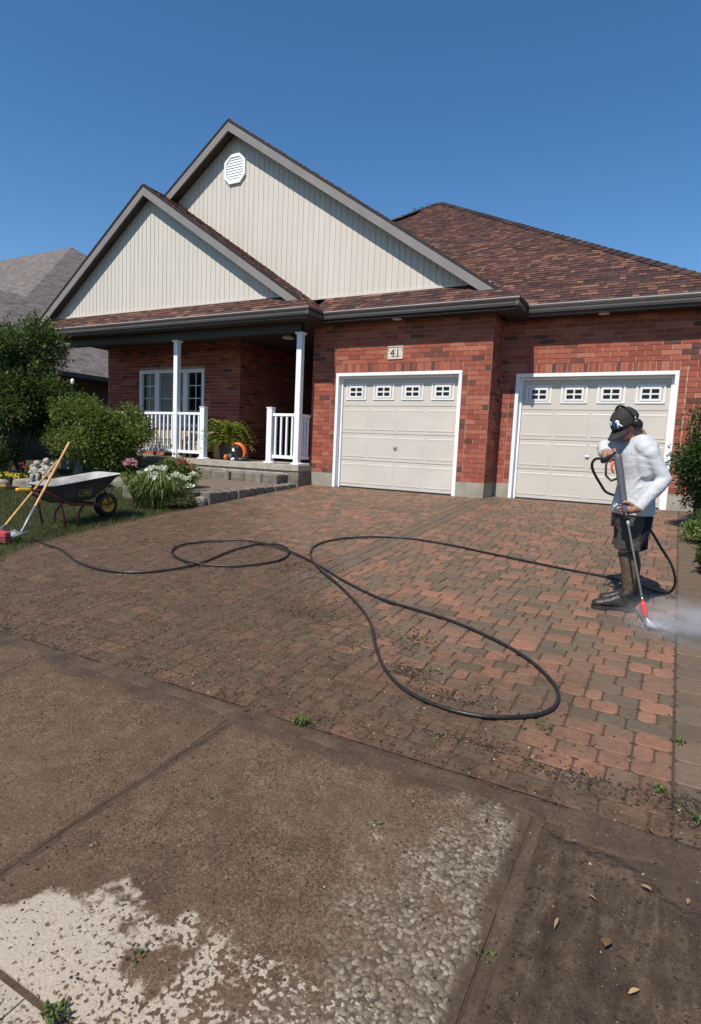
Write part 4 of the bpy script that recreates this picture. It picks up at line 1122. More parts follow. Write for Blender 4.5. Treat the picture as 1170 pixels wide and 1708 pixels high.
def blobs_around(seed, c, R, n, size):
    rr = random.Random(seed); out = []
    for i in range(n):
        a = rr.uniform(0,6.28); h = rr.uniform(-1,1); q = math.sqrt(max(0,1-h*h*.8))*rr.uniform(.45,.95)
        s = size*rr.uniform(.7,1.25); out.append((c[0]+R[0]*q*math.cos(a), c[1]+R[1]*q*math.sin(a), c[2]+R[2]*h*.85, s, s, s*.8))
    return out
def tree(name, label, cat, base, c, R, nb_, bsz, nclump, per, spread, lsize, mat, seed, trunk_r=.06, nt=6, aspect=.5, up=.1, shell=.35):
    t = empty(name, base); tag(t, label, cat); b = Vector(base); rg = np.random.default_rng(seed)
    bl = blobs_around(seed, c, R, nb_, bsz); P, d = crown_points(rg, bl, nclump, shell); Q, dd = clumps(rg, P, d, per, spread)
    keep = Q[:,2] > base[2]+.05; Q, dd = Q[keep], dd[keep]
    tn = np.clip(np.repeat(rg.random(len(P)),per)[keep]*.6+rg.random(len(Q))*.4,0,1)
    me = leaves_mesh('crown', Q-np.array(base), lsize, mat, rg, aspect, up, dd*.8, tn); me.materials.append(mat)
    link('crown', me, t)
    mb = MB(); rr = random.Random(seed); tips = [Vector(bl[i%len(bl)][:3])-b for i in range(nt)]
    branchy(mb, (0,0,-.05), tips, trunk_r, seed); mb.build('trunk', MT['bark'], t, True)
    return t
# garden bed behind the rock edging
mb = MB(); bedpts = [(-9.5,-3.2),(-6.1,-4.2),(-5.0,-3.45),(-4.2,-2.9),(-3.4,-2.15),(-2.4,-1.75),(-2.3,-.85),(-9.5,-.85)]
bed_o = MB().add([(x,y,gz(y)+.03) for x,y in bedpts],[tuple(range(len(bedpts)))]).build('garden_bed', MT['soil']); tag(bed_o, 'dark soil of the flower bed under the shrubs', kind='structure')

tree('garden_tree', 'dark leafy small tree standing left of the porch', 'tree', (-6.75,-2.2,gz(-2.2)), (-6.82,-2.1,2.02), (.92,.95,1.22), 24, .42, 2300, 14, .085, .075, MT['leaf_dark'], 101, .05, 7, .5, .1, .3)
tree('garden_shrub', 'broad rounded green shrub in front of the porch railing', 'shrub', (-4.85,-1.65,gz(-1.65)), (-4.88,-1.62,.78), (1.28,.78,.72), 30, .38, 3000, 13, .06, .066, MT['leaf_shrub'], 102, .03, 8, .5, .15, .35)
tree('garden_shrub', 'low dark shrub under the small tree at the left edge', 'shrub', (-7.0,-2.9,gz(-2.9)), (-7.1,-2.9,.45), (.7,.5,.6), 10, .35, 700, 13, .065, .06, MT['leaf_dark'], 103, .025, 5)
tree('evergreen_shrub', 'dark upright evergreen shrub beside the right garage door', 'shrub', (6.52,-1.35,gz(-1.35)), (6.52,-1.35,.62), (.36,.62,.80), 22, .26, 1800, 15, .05, .052, MT['leaf_right'], 104, .03, 8, .42, .1, .35)
tree('border_plant', 'low bright green plant at the foot of the evergreen shrub', 'plant', (6.40,-2.2,gz(-2.2)), (6.42,-2.15,-.10), (.22,.34,.12), 9, .12, 500, 10, .035, .06, MT['leaf_lily'], 105, .008, 5, .35, .3)
tree('border_plant', 'green plant at the right photo edge beyond the border pavers', 'plant', (6.48,-3.5,gz(-3.5)), (6.50,-3.5,-.12), (.2,.5,.2), 9, .14, 500, 10, .035, .06, MT['leaf_right'], 106, .008, 5, .4, .3)
tree('far_tree', 'distant tree top showing just above the roof valley', 'tree', (-6.4,20,0), (-6.3,20,11.75), (1.1,1.1,1.5), 12, .5, 900, 12, .14, .17, MT['leaf_dark'], 107, .2, 6)

# strap-leaved clump with cream flowers, pink hydrangea
def strap_clump(name, label, c, n, L, mat, seed, wid=.018, spread=.35, cat='plant'):
    t = empty(name, c); tag(t, label, cat); rg = np.random.default_rng(seed); V = []; F = []; T_ = []
    for i in range(n):
        a = rg.uniform(0,6.28); r0 = rg.uniform(0,spread)*np.array([math.cos(a),math.sin(a)])
        b = a+rg.normal(0,.5); l = L*rg.uniform(.6,1.15); rise = rg.uniform(.45,.85)*l; out = rg.uniform(.35,.8)*l; w = wid*rg.uniform(.7,1.3); k0 = len(V); tt = rg.random()
        for j in range(6):
            s_ = j/5; h = rise*(math.sin(s_*2.35)/math.sin(math.pi/2)); o = out*s_**1.3; ww = w*(1-s_**3)*.5+.001
            px, py = r0[0]+math.cos(b)*o, r0[1]+math.sin(b)*o
            V += [(px-math.sin(b)*ww,py+math.cos(b)*ww,h),(px+math.sin(b)*ww,py-math.cos(b)*ww,h)]
        for j in range(5): F.append((k0+2*j,k0+2*j+1,k0+2*j+3,k0+2*j+2)); T_.append(tt)
    me = quick_mesh('foliage', np.array(V), np.array(F), np.array(T_)); me.materials.append(mat); link('foliage', me, t); return t
def flower_head(parent, c, r, mat, seed, flat=.7, n=90, ps=.03):
    rg = np.random.default_rng(seed); d = rg.normal(size=(n,3)); d[:,2] = np.abs(d[:,2])*1.0-.2; d /= np.linalg.norm(d,axis=1)[:,None]
    P = d*r*np.array([1,1,flat])*rg.uniform(.75,1,n)[:,None]; me = leaves_mesh('flower_head', P, ps, mat, rg, .95, 0, d*.5); me.materials.append(mat)
    o = link('flower_head', me, parent); o.location = c; return o
cl = strap_clump('daylily_clump', 'arching strap-leaved clump with cream flowers beside the wheelbarrow', (-1.20,-3.45,gz(-3.45)), 620, .62, MT['leaf_lily'], 201, .020, .36)
rr = random.Random(77)
for i in range(22):
    a = rr.uniform(0,6.28); q = rr.uniform(.05,.62); flower_head(cl, (-.12+q*math.cos(a)*.95, .15+q*math.sin(a)*.8, rr.uniform(.38,.62)-.18*q), rr.uniform(.05,.085), MT['petal_white'], 300+i, .45, 60, .035)
tree('flower_shrub', 'leafy low bush behind the strap-leaved clump', 'shrub', (-1.75,-2.75,gz(-2.75)), (-1.75,-2.75,.05), (.55,.4,.26), 14, .2, 800, 12, .05, .06, MT['leaf_shrub'], 108, .012, 5)
hy = strap_clump('hydrangea', 'pink hydrangea flower head above the wheelbarrow', (-2.75,-2.55,gz(-2.55)), 60, .4, MT['leaf_shrub'], 202, .05, .2)
flower_head(hy, (-.02,-.05,.50), .115, MT['petal_pink'], 401, .85, 200, .035)
rs = strap_clump('red_flower', 'small red flower above the cream flowers before the porch', (-1.35,-2.75,gz(-2.75)), 30, .35, MT['leaf_shrub'], 203, .03, .12)
flower_head(rs, (0,0,.62), .07, MT['petal_red'], 402, .8, 80, .03); flower_head(rs, (.12,.05,.52), .05, MT['petal_red'], 403, .8, 50, .03); 
MB().tube([(0,0,0),(.02,0,.3),(0,0,.6)],.006,6).build('stem', MT['bark'], rs)
def bedding(name, label, c, mat, seed, n, R, h):
    t = tree(name, label, 'flowers', (c[0],c[1],gz(c[1])+.02), (c[0],c[1],gz(c[1])+h*.5), (R,R*.6,h*.45), 8, .1, 220, 8, .03, .045, MT['leaf_dark'], seed, .005, 4)
    rr = random.Random(seed)
    for i in range(n): flower_head(t, (rr.uniform(-R,R), rr.uniform(-R*.6,R*.4), rr.uniform(h*.75,h*1.1)), rr.uniform(.03,.05), mat, seed*10+i, .7, 24, .03)
bedding('flower_patch', 'patch of yellow flowers behind the rock edging', (-5.35,-3.25), MT['petal_yellow'], 41, 22, .34, .20)
bedding('flower_patch', 'patch of red flowers behind the yellow ones', (-5.15,-2.75), MT['petal_red'], 42, 16, .42, .36)
# weeds, leaves and litter on the paving
def weed(label, x, y, n, L, seed, zoff=0):
    return tag(strap_clump('weed', label, (x,y,gz(y)+zoff), int(n*1.5), L*.62, MT['weed'], seed, .0055, .03), label, 'weed')
weed('leafy weed growing at the paver edge, centre of the photo', 4.48,-7.86, 40, .085, 501)
weed('weed in the joint at the bottom left corner', 4.72,-9.36, 44, .045, 502)
weed('tiny green sprig lying on the pale dry concrete', 4.77,-9.14, 8, .032, 503)
weed('weed in the paver joint near the right border', 6.12,-7.13, 16, .05, 504)
weed('green tuft at the right edge by the muddy puddle', 6.20,-7.72, 30, .06, 505)
weed('yellowish tuft on the dirt heap near the right border', 6.06,-7.58, 22, .05, 506)
weed('tiny sprig on the wet brown slab', 5.12,-8.32, 6, .024, 507)
weed('sprig sticking out of the muddy slab corner', 5.83,-8.02, 9, .03, 508, -.01)
weed('small sprig in the muddy joint beside the slab edge', 5.645,-8.67, 6, .024, 509)
weed('wisp of pale grass where the hose loop turns', 5.54,-7.32, 10, .06, 510)
weed('tiny clipping left of the slab centre', 4.47,-8.51, 5, .02, 511)
def dead_leaf(label, x, y, L, seed, zoff=.012, w=.4):
    rr = random.Random(seed); mb = MB(); a = rr.uniform(0,6.28); n = 7; V = []
    for i in range(n):
        s = i/(n-1); ww = L*w*math.sin(math.pi*min(1,s*.95+.03))*.5; zz = L*.12*math.sin(s*3)+rr.uniform(0,L*.04)
        for k in (-1,0,1): V.append(((s-.5)*L, k*ww, zz+abs(k)*L*.10))
    Fc = [(3*i+k,3*i+k+1,3*i+k+4,3*i+k+3) for i in range(n-1) for k in (0,1)]
    o = mb.add(V,Fc,rr.uniform(.35,1)).build('dead_leaf', MT['litter'], None, True, True); o.location = (x,y,gz(y)+zoff); o.rotation_euler = (rr.uniform(-.2,.2),rr.uniform(-.2,.2),a); tag(o,label,'leaf'); return o
dead_leaf('orange dead leaf on the mud strip, left of centre', 4.17,-7.91,.04,1)
dead_leaf('orange leaf on the muddy slab near the puddle', 6.03,-8.18,.035,2)
dead_leaf('large curled brown leaf on the muddy slab', 5.94,-8.46,.05,3,.010,.6)
dead_leaf('pale narrow leaf beside the muddy joint', 5.80,-8.46,.05,4,.008,.2)
dead_leaf('tan leaf at the bottom right of the muddy slab', 6.02,-8.58,.035,5,.008)
dead_leaf('pale bark chip on the bared pebbles by the slab corner', 5.48,-8.11,.035,6,.01,.35)
dead_leaf('tan sliver lying in the dark puddle', 6.03,-7.87,.035,7,.01,.2)
dead_leaf('brown leaf at the right edge of the muddy slab', 6.15,-8.17,.03,8,.008)
dead_leaf('small tan leaf in the middle of the muddy slab', 5.88,-8.30,.025,9,.008)

# ---- lawn
def lawn_pts(rg, n):
    P = np.zeros((n*3,3)); P[:,0] = rg.uniform(-9,.6,n*3); P[:,1] = -7.7+6.3*rg.random(n*3)**.9
    le = np.array([left_edge(y) for y in np.linspace(-8,0,81)]); edge = np.interp(P[:,1], np.linspace(-8,0,81), le)+.03*np.sin(P[:,1]*23)+.02*np.sin(P[:,1]*61)
    back = np.interp(P[:,0], [-9.5,-6.1,-5.0,-4.2,-3.4,-2.4,-2.3,-.5], [-3.2,-4.2,-3.45,-2.9,-2.15,-1.75,-3.0,-3.15])
    k = (P[:,0] < edge) & (P[:,1] < back-.05); return P[k][:n]
rg = np.random.default_rng(9); P = lawn_pts(rg, 90000); P[:,2] = GS*P[:,1]-.03
n = len(P); a = rg.uniform(0,6.28,n); h = rg.uniform(.035,.075,n); ln = rg.normal(0,.03,(n,2)); w = rg.uniform(.0022,.0042,n)
dx, dy = np.cos(a)*w, np.sin(a)*w
V = np.stack([P+np.stack([-dx,-dy,0*dx],1), P+np.stack([dx,dy,0*dx],1), P+np.stack([ln[:,0],ln[:,1],h],1)],1).reshape(-1,3)
patch = np.array([.5+.5*mnoise.noise(Vector((x*1.2,y*1.2,0))) for x,y in P[:,:2]])
me = quick_mesh('lawn_grass', V, np.arange(n*3).reshape(-1,3), np.clip(patch*.55+rg.random(n)*.5-.05,0,1)); me.materials.append(MT['grass'])
tag(link('lawn_grass', me), 'short dry green lawn left of the driveway', kind='stuff')

# ---- rock edging, one stone at a time
def rock(name, label, c, s, rz, seed, mat, group=None, cat='rock'):
    bm = bmesh.new(); bmesh.ops.create_icosphere(bm, subdivisions=3, radius=1)
    for v in bm.verts:
        q = v.co.copy(); m_ = max(abs(q.x),abs(q.y),abs(q.z)); q = q.lerp(q/m_, .55)*.8
        q += v.co*(.16*mnoise.noise(q*1.6+Vector((seed,0,0)))+.06*mnoise.noise(q*4.5+Vector((0,seed,0))))
        v.co = Vector((q.x*s[0],q.y*s[1],q.z*s[2]))
    me = bpy.data.meshes.new(name); bm.to_mesh(me); bm.free(); me.materials.append(mat); me.polygons.foreach_set('use_smooth',[True]*len(me.polygons))
    o = link(name, me); o.location = c; o.rotation_euler = (0,0,rz); tag(o, label, cat, group); return o
ed = [(-5.75,-3.98),(-5.25,-3.62),(-4.80,-3.30),(-4.30,-2.96),(-3.85,-2.55),(-3.45,-2.15),(-3.0,-1.95)]
el = ['rough edging rock cut off by the left photo edge','long edging rock below the yellow flowers','edging rock just left of the cherub statue','edging rock behind the wheelbarrow handles','edging rock behind the wheelbarrow tray','edging rock half hidden by the wheelbarrow rim','edging rock below the shrub, farthest right']
for i, (x,y) in enumerate(ed): rock('edging_rock', el[i], (x,y,gz(y)+.06), (.30,.15,.15), math.radians(36), i*3+1, MT['rock'], 'rocks edging the flower bed')
rock('edging_rock', 'pale broken stone at the front corner of the walkway', (-.62,-3.10,gz(-3.1)+.05), (.13,.12,.11), .3, 61, MT['rock'])
rock('edging_rock', 'dark stone in the low plants by the walkway corner', (-.95,-3.22,gz(-3.2)+.04), (.14,.1,.08), .9, 62, MT['stepstone'])
tree('ground_cover', 'low brown green ground cover at the walkway corner', 'plant', (-.72,-3.45,gz(-3.45)), (-.75,-3.42,-.20), (.26,.26,.07), 10, .1, 420, 10, .03, .035, MT['grass'], 109, .005, 4)

# ---- cherub statue
def remeshed(mb, name, mat, parent, vox, smooth=4, disp=None):
    o = mb.build(name, mat, parent, True); m_ = o.modifiers.new('skin','REMESH'); m_.mode = 'VOXEL'; m_.voxel_size = vox; m_.use_smooth_shade = True
    if smooth: k = o.modifiers.new('smooth','SMOOTH'); k.iterations = smooth; k.factor = .5
    for (sz, st) in (disp or []):
        tx = bpy.data.textures.new(name+'_folds','CLOUDS'); tx.noise_scale = sz; tx.noise_depth = 2; d_ = o.modifiers.new('folds','DISPLACE'); d_.texture = tx; d_.strength = st; d_.mid_level = .5; d_.texture_coords = 'LOCAL'
    return o
st = empty('cherub_statue', (-4.42,-3.24,gz(-3.2)+.02), math.radians(48)); tag(st, 'weathered stone statue of two seated cherubs on the rock edging', 'statue')
mb = MB()
for sx, hh_ in ((-.10,.0),(.10,.05)):
    mb.ball((sx,0,.30+hh_),(.075,.065,.10)); mb.ball((sx*.8,-.02,.455+hh_),.062); mb.tube([(sx,0,.38+hh_),(sx,0,.42+hh_)],.03)
    for s2 in (-1,1):
        mb.tube([(sx+s2*.04,0,.24+hh_),(sx+s2*.05,-.13,.23+hh_),(sx+s2*.05,-.15,.06)],[.042,.036,.026]); mb.ball((sx+s2*.05,-.17,.03),(.03,.05,.025))
        mb.tube([(sx+s2*.06,-.01,.36+hh_),(sx+s2*.10,-.06,.28+hh_),(sx+s2*.04,-.10,.30+hh_)],[.028,.024,.02])
        mb.ball((sx+s2*.07,.08,.36+hh_),(.05,.02,.08))
mb.box((-.21,-.10,.0),(.21,.10,.16)); remeshed(mb, 'figures', MT['statue'], st, .010, 2, [(.05,.02)])
# white globe lamp on a dark post among the tree leaves
lp = empty('garden_lamp', (-5.35,-1.9,gz(-1.9))); tag(lp, 'small white lamp on a thin post in front of the tree', 'lamp')
MB().tube([(0,0,0),(0,0,2.0)],.018).build('post', MT['black'], lp); MB().lathe([(.015,2.0),(.034,2.015),(.036,2.09),(.015,2.12)],(0,0,0),14).build('globe', MT['lamp'], lp, True)
ub = empty('utility_box', (-5.75,-1.35,gz(-1.3))); tag(ub, 'grey green utility box half hidden between tree and shrub', 'box')
MB().bbox((-.16,-.14,0),(.16,.14,.98),.012).build('case', MT['greenbox'], ub); MB().bbox((-.175,-.155,.981),(.175,.155,1.02),.008).build('lid', MT['greenbox'], ub); MB().box((-.12,-.146,.3),(.12,-.1405,.9)).build('access_panel', MT['greenbox'], ub)

# ---- porch things
fp = empty('potted_fern', (-2.80,.10,PF)); tag(fp, 'yellow green fern in a dark pot on the porch', 'plant')
MB().lathe([(.13,0),(.15,.02),(.19,.30),(.20,.33),(.18,.33),(.17,.28)],(0,0,0),22).build('pot', MT['potdark'], fp, True)
rg = np.random.default_rng(31); VV = []; FF = []; TT = []
for i in range(170):
    a = rg.uniform(0,6.28); L = rg.uniform(.38,.66); rise = rg.uniform(.12,.70); tt = rg.random()
    for j in range(14):
        s_ = (j+1)/14; o_ = L*s_; h_ = .32+rise*math.sin(s_*2.5)*.9-.18*s_*s_; c0 = np.array([math.cos(a)*o_,math.sin(a)*o_,h_]); tn = np.array([math.cos(a),math.sin(a),0.]); sd_ = np.array([-math.sin(a),math.cos(a),0.])
        lw_ = .085*math.sin(math.pi*(s_*.85+.12))
        for q in (-1,1):
            k0 = len(VV); tip = c0+sd_*q*lw_+tn*.02+np.array([0,0,-.012]); VV += [c0-tn*.020+np.array([0,0,.010]), c0+tn*.026, tip]; FF.append((k0,k0+1,k0+2)); TT.append(min(1,tt*.7+rg.random()*.3))
me = quick_mesh('fronds', np.array(VV), np.array(FF), np.array(TT)); me.materials.append(MT['leaf_fern']); link('fronds', me, fp)
pb = empty('planter_pot', (-3.25,.42,PF)); tag(pb, 'tall beige planter behind the newel post', 'pot')
MB().lathe([(.16,0),(.17,.02),(.22,.36),(.24,.40),(.24,.44),(.21,.44),(.20,.38)],(0,0,0),24).build('body', MT['potbeige'], pb, True)
MB().lathe([(.0005,.40),(.20,.40)],(0,0,0),24).build('soil', MT['soil'], pb)
def armchair(name, label, x, w):
    c = empty(name, (x,.28,PF)); tag(c, label, 'bench'); h = w/2
    MB().bbox((-h,-.27,.16),(h,.25,.30),.012).build('seat_frame', MT['wicker'], c)
    MB().bbox((-h+.03,-.27,.305),(h-.03,.20,.41),.03).build('seat_cushion', MT['cushion'], c)
    MB().bbox((-h+.02,.20,.305),(h-.02,.30,.62),.02).build('backrest', MT['wicker'], c)
    for s in (-1,1):
        MB().bbox((s*h-.05,-.27,.30),(s*h+.05,.28,.58),.02).build('armrest', MT['wicker'], c)
        for yy in (-.22,.2): MB().box((s*(h-.05)-.025,yy-.025,0),(s*(h-.05)+.025,yy+.025,.159)).build('leg', MT['wicker'], c)
armchair('porch_bench', 'beige cushioned bench behind the left porch railing', -4.75, 1.5)
armchair('porch_chair', 'beige cushioned chair between the post and the newel', -3.62, .56)
bl = empty('leaf_blower', (-2.36,-.10,PF), math.radians(12)); tag(bl, 'orange and black backpack leaf blower resting on the porch', 'leaf blower')
MB().bbox((-.18,-.15,.03),(.15,.10,.33),.05).build('engine', MT['black'], bl)
R0 = []
for k in range(13):
    a = math.radians(-30+175*k/12); R0.append(Vector((.02+.185*math.cos(a), -.01, .165+.20*math.sin(a))))
MB().tube(R0, [(.075,.040)]*13, 10).build('fan_housing', MT['orange'], bl, True)
MB().tube([(.24,0,.10),(.27,-.05,.05),(.2,-.12,.03),(.05,-.17,.03)],[.055,.055,.05,.05],12).build('hose', MT['black'], bl, True)
MB().lathe([(.055,0),(.055,.05),(.03,.06)],(-.06,-.16,.10),14,'y').build('starter_cover', MT['gungrey'], bl, True)
MB().ball((-.01,-.175,.04),(.05,.035,.035)).build('fuel_cap', MT['vinyl_white'], bl, True)
MB().bbox((-.03,-.168,.20),(.03,-.158,.27),.004).build('label_plate', MT['vinyl_white'], bl)
MB().lathe([(.06,-.03),(.065,0),(.06,.03)],(-.20,-.10,.066),16,'x').build('side_knob', MT['orange'], bl, True)

# ---- wheelbarrow, handles towards the street
WB = Vector((-1.10,-4.50,gz(-4.5)-.02)); wb = empty('wheelbarrow', WB, math.radians(268)); tag(wb, 'dark grey wheelbarrow with maroon frame standing on the lawn', 'wheelbarrow')
def wtilt(x): return -GS*x     # lawn falls towards the handles
mb = MB(); mb.lathe([(.10,-.045),(.148,-.05),(.172,-.035),(.178,0),(.172,.035),(.148,.05),(.10,.045)],(0,0,.178),28,'y'); wheel = mb.build('wheel', MT['rubber'], wb, True)
MB().lathe([(.0005,-.066),(.03,-.064),(.045,-.050),(.082,-.050),(.099,-.062),(.103,-.056),(.103,.056),(.099,.062),(.082,.050),(.045,.050),(.03,.064),(.0005,.066)],(0,0,.178),26,'y').build('rim', MT['yellow'], wheel, True)
MB().lathe([(.018,-.11),(.018,.11)],(0,0,.178),12,'y').build('axle', MT['steel'], wheel)
for s in (-1,1):
    MB().tube([(-.10,s*.10,.26),(0,s*.10,.19),(.22,s*.20,.21),(.70,s*.24,.24),(.95,s*.26,.36),(1.12,s*.27,.44),(1.42,s*.27,.46)],.0165,8).build('frame_rail', MT['maroon'], wb, True)
    z_ = wtilt(.72)
    MB().tube([(.52,s*.225,.22),(.60,s*.25,.10),(.64,s*.26,z_-.04),(.78,s*.26,z_-.045),(.82,s*.255,.10),(.86,s*.25,.29)],.0155,8).build('leg', MT['maroon'], wb, True)
    MB().tube([(1.26,s*.27,.452),(1.28,s*.27,.454),(1.42,s*.27,.46),(1.44,s*.27,.461)],[.018,.024,.024,.021],12).build('grip', MT['yellow'], wb, True)
    MB().tube([(.02,s*.10,.22),(.12,s*.17,.36),(.2,s*.2,.44)],.012,8).build('brace', MT['maroon'], wb, True)
MB().tube([(-.10,-.10,.26),(-.12,0,.27),(-.10,.10,.26)],.0165,8).build('nose_bar', MT['maroon'], wb, True)
def rrect(x0,x1,w0,w1,z0,z1,r=.07,seg=5):
    """rounded quad ring; front end x0 (half width w0, height z0), rear x1"""
    P = []
    cs = [(x0+r,-w0+r,math.pi,1.5*math.pi),(x1-r,-w1+r,1.5*math.pi,2*math.pi),(x1-r,w1-r,0,.5*math.pi),(x0+r,w0-r,.5*math.pi,math.pi)]
    for cx,cy,a0,a1 in cs:
        for k in range(seg+1):
            a = a0+(a1-a0)*k/seg; x = cx+r*math.cos(a); y = cy+r*math.sin(a); t = (x-x0)/(x1-x0); P.append(Vector((x,y,z0+(z1-z0)*t)))
    return P
outer = [rrect(.30,.80,.14,.20,.28,.25,.06), rrect(.10,.90,.22,.25,.46,.38,.08), rrect(-.06,.98,.27,.28,.62,.47,.09), rrect(-.075,.995,.285,.295,.626,.474,.09), rrect(-.075,.995,.285,.295,.640,.488,.09)]
MB().rings(outer, False).add(outer[0],[tuple(range(len(outer[0])-1,-1,-1))]).build('tray', MT['tray'], wb, True)
inner = [outer[-1], rrect(-.055,.975,.265,.275,.636,.484,.085), rrect(.12,.88,.205,.235,.48,.40,.075), rrect(.31,.79,.13,.19,.30,.27,.05)]
MB().rings(inner, False).add(inner[-1],[tuple(range(len(inner[-1])))]).build('tray_lining', MT['tray_inside'], wb, True)
mb = MB(); q = [(.38,.36),(.60,.36),(.60,.44),(.38,.44)]
pl_ = MB(); yy = lambda z: .205+(z-.28)*.31
def label_bar(x0,x1,z0,z1,d,mat):
    m_ = MB(); m_.add([(x0,yy(z0)+.024+d,z0),(x1,yy(z0)+.024+d,z0),(x1,yy(z1)+.024+d,z1),(x0,yy(z1)+.024+d,z1)],[(0,1,2,3)]); return m_
MT['sticker'] = simple('yellow_green_sticker', (.30,.28,.05), .5, .1, 10, 0)
st_ = label_bar(.42,.60,.345,.352,.0,0)
for a in ((.42,.60,.425,.432),(.42,.427,.352,.425),(.593,.60,.352,.425),(.445,.465,.37,.41),(.475,.495,.37,.41),(.505,.525,.37,.41),(.535,.575,.37,.378),(.535,.575,.40,.408)):
    m_ = label_bar(*a,.0,0); st_.add(m_.v, m_.f)
st_.build('sticker', MT['sticker'], wb)

# ---- push broom and shovel leaning on the wheelbarrow
br = empty('push_broom', (-.83,-6.15,-.49)); tag(br, 'red push broom with a wooden handle leaning on the wheelbarrow', 'broom')
b0, b1 = Vector((0,0,.14)), Vector((-.33,.95,.92))
MB().tube([b0-(b1-b0)*.04,b0,b1],[.016,.0135,.0135],10).build('handle', MT['pole'], br, True)
MB().bbox((-.42,-.10,.055),(.20,-.02,.125),.01).build('head', MT['pinkred'], br)
rg = random.Random(4); bm_ = MB()
for i in range(58):
    for j in range(4):
        x = -.41+i*.0105; y_ = -.09+j*.02; bm_.box((x,y_,-.005+rg.uniform(0,.006)),(x+.006,y_+.012,.056))
bm_.build('bristles', MT['bristle'], br)
MB().tube([(0,-.06,.10),(0,-.03,.13),(-.012,.035,.17)],[.02,.02,.019],10).build('socket', MT['iron'], br, True)
sh = empty('shovel', (-.66,-6.02,-.48)); tag(sh, 'long handled steel shovel leaning on the wheelbarrow', 'shovel')
s0, s1 = Vector((-.05,.09,.20)), Vector((-.20,.77,1.16)); d_ = (s1-s0)
MB().tube([s0+d_*.16,s0+d_*.2,s1-d_*.01,s1],[.016,.0155,.014,.010],10).build('handle', MT['pole'], sh, True)
MB().tube([(-.005,-.02,.075),(-.03,.03,.12),tuple(s0),tuple(s0+d_*.18)],[.016,.015,.018,.019],10).build('socket', MT['iron'], sh, True)
mb = MB(); V = []
for i in range(7):
    for j in range(7):
        u_, v_ = i/6-.5, j/6; wd_ = .105*(1 if v_ < .72 else 1-.25*(v_-.72)/.28)
        x = u_*2*wd_; q = -v_*.28; V.append((x*.9+q*.25, q*.62+x*.3+.0, .085+q*.28+.055*(u_*2)**2*.6))
Fc = [(i*7+j,(i+1)*7+j,(i+1)*7+j+1,i*7+j+1) for i in range(6) for j in range(6)]
o = MB().add(V,Fc).build('blade', MT['iron'], sh, True); so_ = o.modifiers.new('thickness','SOLIDIFY'); so_.thickness = .004

# ---- pressure hose across the drive
HP = [(-.55,-5.95),(-.12,-6.1),(.22,-6.16),(.87,-6.42),(1.39,-6.49),(1.72,-6.35),(1.9,-6.08),(1.94,-5.8),(1.87,-5.26),(1.95,-4.85),(2.16,-4.80),(2.41,-4.98),(2.55,-5.31),(2.46,-5.6),(2.25,-5.8),(1.89,-5.91),(1.56,-5.8),(1.34,-5.63),(1.21,-5.38),(1.32,-5.11),(1.63,-4.9),(2.04,-4.90),(2.51,-5.06),(2.99,-5.32),(3.54,-5.7),(4.01,-5.96),(4.37,-6.06),(4.7,-6.17),(5.05,-6.36),(5.29,-6.55),(5.46,-6.76),(5.54,-6.93),(5.55,-7.09),(5.5,-7.21),(5.4,-7.3),(5.24,-7.38),(5.05,-7.39),(4.82,-7.32),(4.61,-7.15),(4.4,-6.87),(4.18,-6.51),(3.93,-6.21),(3.51,-5.82),(3.12,-5.49),(2.85,-5.21),(2.62,-4.88),(2.51,-4.56),(2.56,-4.24),(2.8,-3.94),(3.19,-3.75),(3.74,-3.8),(4.35,-3.99),(4.88,-4.16),(5.24,-4.26),(5.51,-4.32),(5.70,-4.42),(5.86,-4.52)]
HP3 = []
for i, (x,y) in enumerate(HP):
    lift = .016
    if 20 <= i <= 22 or 42 <= i <= 44: lift = .030
    if 15 <= i <= 16: lift = .030
    HP3.append(Vector((x,y,gz(y)+lift)))
PF_ = Vector((5.69,-5.15,gz(-5.15)))                      # where the worker stands
def LP(x,y,z): return PF_+Vector((x,y,z))
HP3 += [LP(.29,.52,.062),LP(.36,.42,.10),LP(.385,.35,.20),LP(.345,.31,.34),LP(.26,.29,.47),LP(.16,.29,.62),LP(.03,.30,.78),LP(-.10,.26,.86),LP(-.17,.10,.90),LP(-.20,-.06,.965),LP(-.25,-.14,1.06),LP(-.262,-.18,1.12),LP(-.235,-.23,1.16),LP(-.19,-.26,1.165)]
def catmull(P, k=6):
    out = []
    for i in range(len(P)-1):
        p0, p1, p2, p3 = P[max(i-1,0)], P[i], P[i+1], P[min(i+2,len(P)-1)]
        for j in range(k):
            t = j/k; out.append(.5*((2*p1)+(p2-p0)*t+(2*p0-5*p1+4*p2-p3)*t*t+(3*p1-p0-3*p2+p3)*t**3))
    return out+[P[-1]]
ho = MB().tube(catmull(HP3,6), .0105, 8).build('pressure_hose', MT['rubber'], None, True); tag(ho, 'long black pressure hose looping across the driveway to the worker', 'hose')

